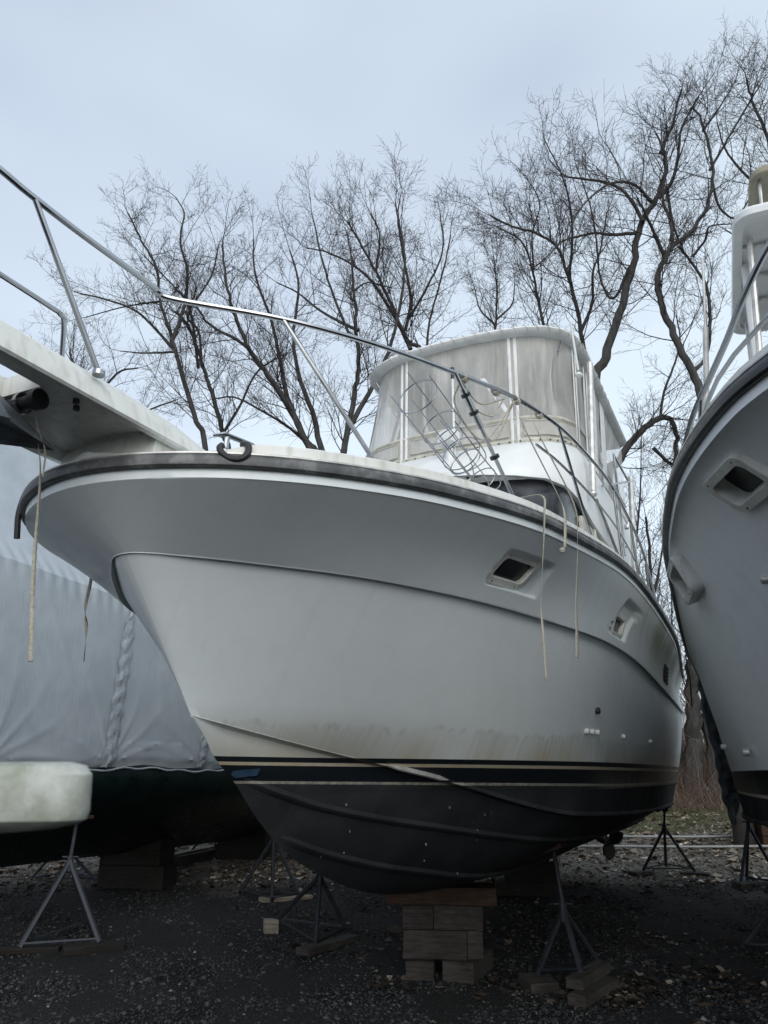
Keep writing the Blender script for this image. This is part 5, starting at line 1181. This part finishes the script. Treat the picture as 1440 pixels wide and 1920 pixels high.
traced('tree behind the flybridge whose long limbs sweep up to the left', 20.0, [
    ([(800, 690), (765, 640), (738, 580), (705, 510), (675, 455), (650, 415)], 8, 2.5, 0),
    ([(770, 655), (735, 585), (690, 520), (650, 490), (610, 472), (575, 465)], 6, 2, 1.5),
    ([(760, 620), (770, 560), (758, 490), (748, 430), (742, 380)], 5, 2, -1),
    ([(765, 600), (800, 540), (830, 470), (825, 400)], 4, 2, 1),
    ([(705, 510), (712, 440), (695, 400)], 4, 2, 0),
    ([(800, 660), (806, 600), (828, 520), (845, 440)], 4, 2, -.5)])
traced('small dense upright tree seen over the flybridge roof', 23.0, [
    ([(930, 680), (930, 600), (932, 540), (925, 480)], 5, 2, 0), ([(930, 610), (900, 580), (890, 540)], 3, 1.5, 0), ([(930, 600), (960, 570), (965, 530)], 3, 1.5, 0)], ln=1.6)
traced('tree rising behind the top right corner of the picture', 18.0, [
    ([(1500, 700), (1480, 500), (1460, 360), (1440, 260), (1410, 190), (1400, 150)], 12, 3, 0), ([(1460, 380), (1400, 330), (1360, 280), (1345, 230)], 5, 2, 0), ([(1470, 450), (1410, 460), (1360, 430)], 4, 2, 1)])
traced('far left tree low behind the pulpit and rail', 24.0, [
    ([(200, 900), (180, 800), (150, 720), (130, 660)], 7, 3, 0), ([(170, 760), (220, 700), (260, 690)], 4, 2, 0), ([(165, 750), (120, 700), (90, 680)], 3, 2, 0), ([(200, 850), (260, 780), (330, 750)], 4, 2, 1)], ln=2.0)
# further trees behind: three forms copied along the wood edge
CF2 = dict(CFG, n=[6, 6, 3, 0], per_m=1.3, rmin=.0045)
def wild(seed, H):
    random.seed(seed); T_ = Tree(); p = (0, 0, -.1); d = (0, 0, 1); pts = [p]
    for i in range(6): d = norm((d[0] + rnd(.08), d[1] + rnd(.08), d[2] + .3)); p = tuple(p[j] + d[j] * H * .75 / 6 for j in range(3)); pts.append(p)
    limb(T_, pts, .17, .04, CF2, 6, bare=.3)
    for k in range(5):
        i = random.choice((1, 2, 3, 4)); a = random.uniform(0, 2 * pi); q = pts[i]; r_ = random.uniform(.5, .85)
        lp = [q, (q[0] + cos(a) * r_, q[1] + sin(a) * r_, q[2] + H * .10), (q[0] + cos(a) * r_ * 2.0, q[1] + sin(a) * r_ * 2.0, q[2] + H * .24), (q[0] + cos(a) * r_ * 2.6, q[1] + sin(a) * r_ * 2.6, q[2] + H * .38)]
        limb(T_, lp, .07, .015, CF2, 6, bare=.15)
    return T_
forms = []
for k, (seed, H) in enumerate(((3, 11), (8, 13), (15, 10))):
    T_ = wild(seed, H); t_ = finish(T_, 'bare tree in the thicket behind the yard', (0, 0, 0), group='bare trees in the thicket behind'); forms.append(t_)
def copy_thing(o):
    c = o.copy(); C.objects.link(c)
    for ch in o.children: d = ch.copy(); C.objects.link(d); d.parent = c
    return c
spots = [(-13, 27, .8, 0), (-10.2, 25, .7, 1), (-7.4, 28, .8, 2), (-5.2, 26, .7, 0), (-2.6, 25.5, .7, 1), (.2, 27, .8, 2), (1.9, 25, .7, 0), (4.2, 27, .7, 1), (6.2, 24, .62, 2), (7.6, 26.5, .8, 0), (9.3, 23.5, .7, 1), (11.4, 26, .9, 2), (13.6, 24, .9, 0), (6.9, 21.5, .55, 1), (8.6, 20.8, .5, 2), (10.4, 21.5, .6, 0), (5.9, 20.8, .85, 0), (6.6, 19.6, .7, 2), (7.6, 21.0, .8, 1), (5.2, 22.5, .85, 2), (6.2, 23.5, .9, 0), (8.0, 22.8, .8, 2), (-6.5, 22.5, .5, 1), (-4.0, 23.0, .55, 2), (-9.0, 22.0, .5, 0)]
random.seed(5); used = [False] * 3
for (x, y, sc_, k) in spots:
    o = forms[k] if not used[k] else copy_thing(forms[k]); used[k] = True
    o.location = (x, y, gz(x, y)); o.rotation_euler = (0, 0, random.uniform(0, 6)); o.scale = (sc_, sc_, sc_ * random.uniform(.9, 1.1))
# trunks seen between the two hulls
for (u, r_, lab) in ((1300, .26, 'thick ribbed trunk seen in the gap between the two yachts'), (1338, .22, 'grey trunk beside the slate tarp in the gap between the yachts'), (1283, .10, 'slim pale trunk low in the gap, left of the thick one')):
    Y_ = 20.5 if r_ > .2 else 22
    p0 = atY(u, 1500, Y_); pts = [(p0[0], p0[1], gz(p0[0], p0[1]) - .1)] + [(p0[0] + .12 * k * (1 if u > 1290 else -.3) + rnd(.04), p0[1], gz(p0[0], p0[1]) + 1.1 * k) for k in range(1, 8)]
    T_ = Tree(); limb(T_, pts, r_, r_ * .35, dict(CFG, per_m=1.4), 9, bare=.2, ln=1.8); finish(T_, lab, (p0[0], p0[1], gz(p0[0], p0[1])))
# ================================================================== BRUSH AND GRASS on the bank (uncountable)
def stems(name, mat, N, x0, x1, y0, y1, h, r_, seed, lean=.35, label=None):
    r = np.random.default_rng(seed); x = r.uniform(x0, x1, N); y = r.uniform(y0, y1, N); z = np.interp(y, [0, 8.3, 18, 20, 26, 40, 300], [0, 0, .68, .95, 1.9, 3.0, 6.0])
    H = h * np.exp(r.normal(-.2, .4, N)); base = np.stack([x, y, z - .02], 1); d = r.normal(0, lean, (N, 2)); d2 = d + r.normal(0, lean * .8, (N, 2))
    p1 = base + np.stack([d[:, 0] * H * .5, d[:, 1] * H * .5, H * .5], 1); p2 = p1 + np.stack([d2[:, 0] * H * .6, d2[:, 1] * H * .6, H * .5 * (1 - .3 * np.abs(d2[:, 0]))], 1)
    rr = r_ * np.exp(r.normal(0, .3, N)); V = np.zeros((N, 9, 3)); 
    for i, (p_, k) in enumerate(((base, 1), (p1, .8), (p2, .35))):
        for j in range(3): a = 2 * pi * j / 3; V[:, i * 3 + j] = p_ + np.stack([rr * k * cos(a), rr * k * sin(a), 0 * rr], 1)
    F0 = [];
    for i in range(2):
        for j in range(3): a, b = i * 3 + j, i * 3 + (j + 1) % 3; F0 += [(a, b, b + 3), (a, b + 3, a + 3)]
    F = (np.array(F0)[None] + (np.arange(N) * 9)[:, None, None]).reshape(-1, 3); me = bpy.data.meshes.new(name)
    me.vertices.add(N * 9); me.vertices.foreach_set('co', V.reshape(-1).astype(np.float32)); nf = len(F); me.loops.add(nf * 3); me.loops.foreach_set('vertex_index', F.reshape(-1).astype(np.int32)); me.polygons.add(nf)
    me.polygons.foreach_set('loop_start', np.arange(0, nf * 3, 3, dtype=np.int32)); me.polygons.foreach_set('loop_total', np.full(nf, 3, dtype=np.int32)); me.update(calc_edges=True)
    at = me.attributes.new('shade', 'FLOAT', 'POINT'); at.data.foreach_set('value', np.repeat(r.uniform(0, 1, N), 9).astype(np.float32)); me.materials.append(mat)
    o = bpy.data.objects.new(name, me); C.objects.link(o); o['kind'] = 'stuff'; return o
BR = shade_mat('dry_brush', [(0, (.07, .05, .04)), (.5, (.20, .13, .10)), (.85, (.32, .24, .18)), (1, (.48, .41, .33))])
stems('dry_brush', BR, 36000, -14, 15, 19.2, 25, .9, .004, 31, .6)
stems('tall_brush', BR, 11000, -14, 15, 20.5, 28, 2.3, .006, 32, .5)
GRM = shade_mat('winter_grass', [(0, (.06, .075, .03)), (.6, (.13, .15, .06)), (1, (.26, .25, .15))])
stems('grass', GRM, 16000, -12, 13, 16.6, 19.6, .14, .004, 33, .6)
stems('dead_grass', shade_mat('straw', [(0, (.12, .10, .07)), (1, (.32, .28, .20))]), 2500, 1.5, 10, 12.8, 17, .10, .003, 34, .9)
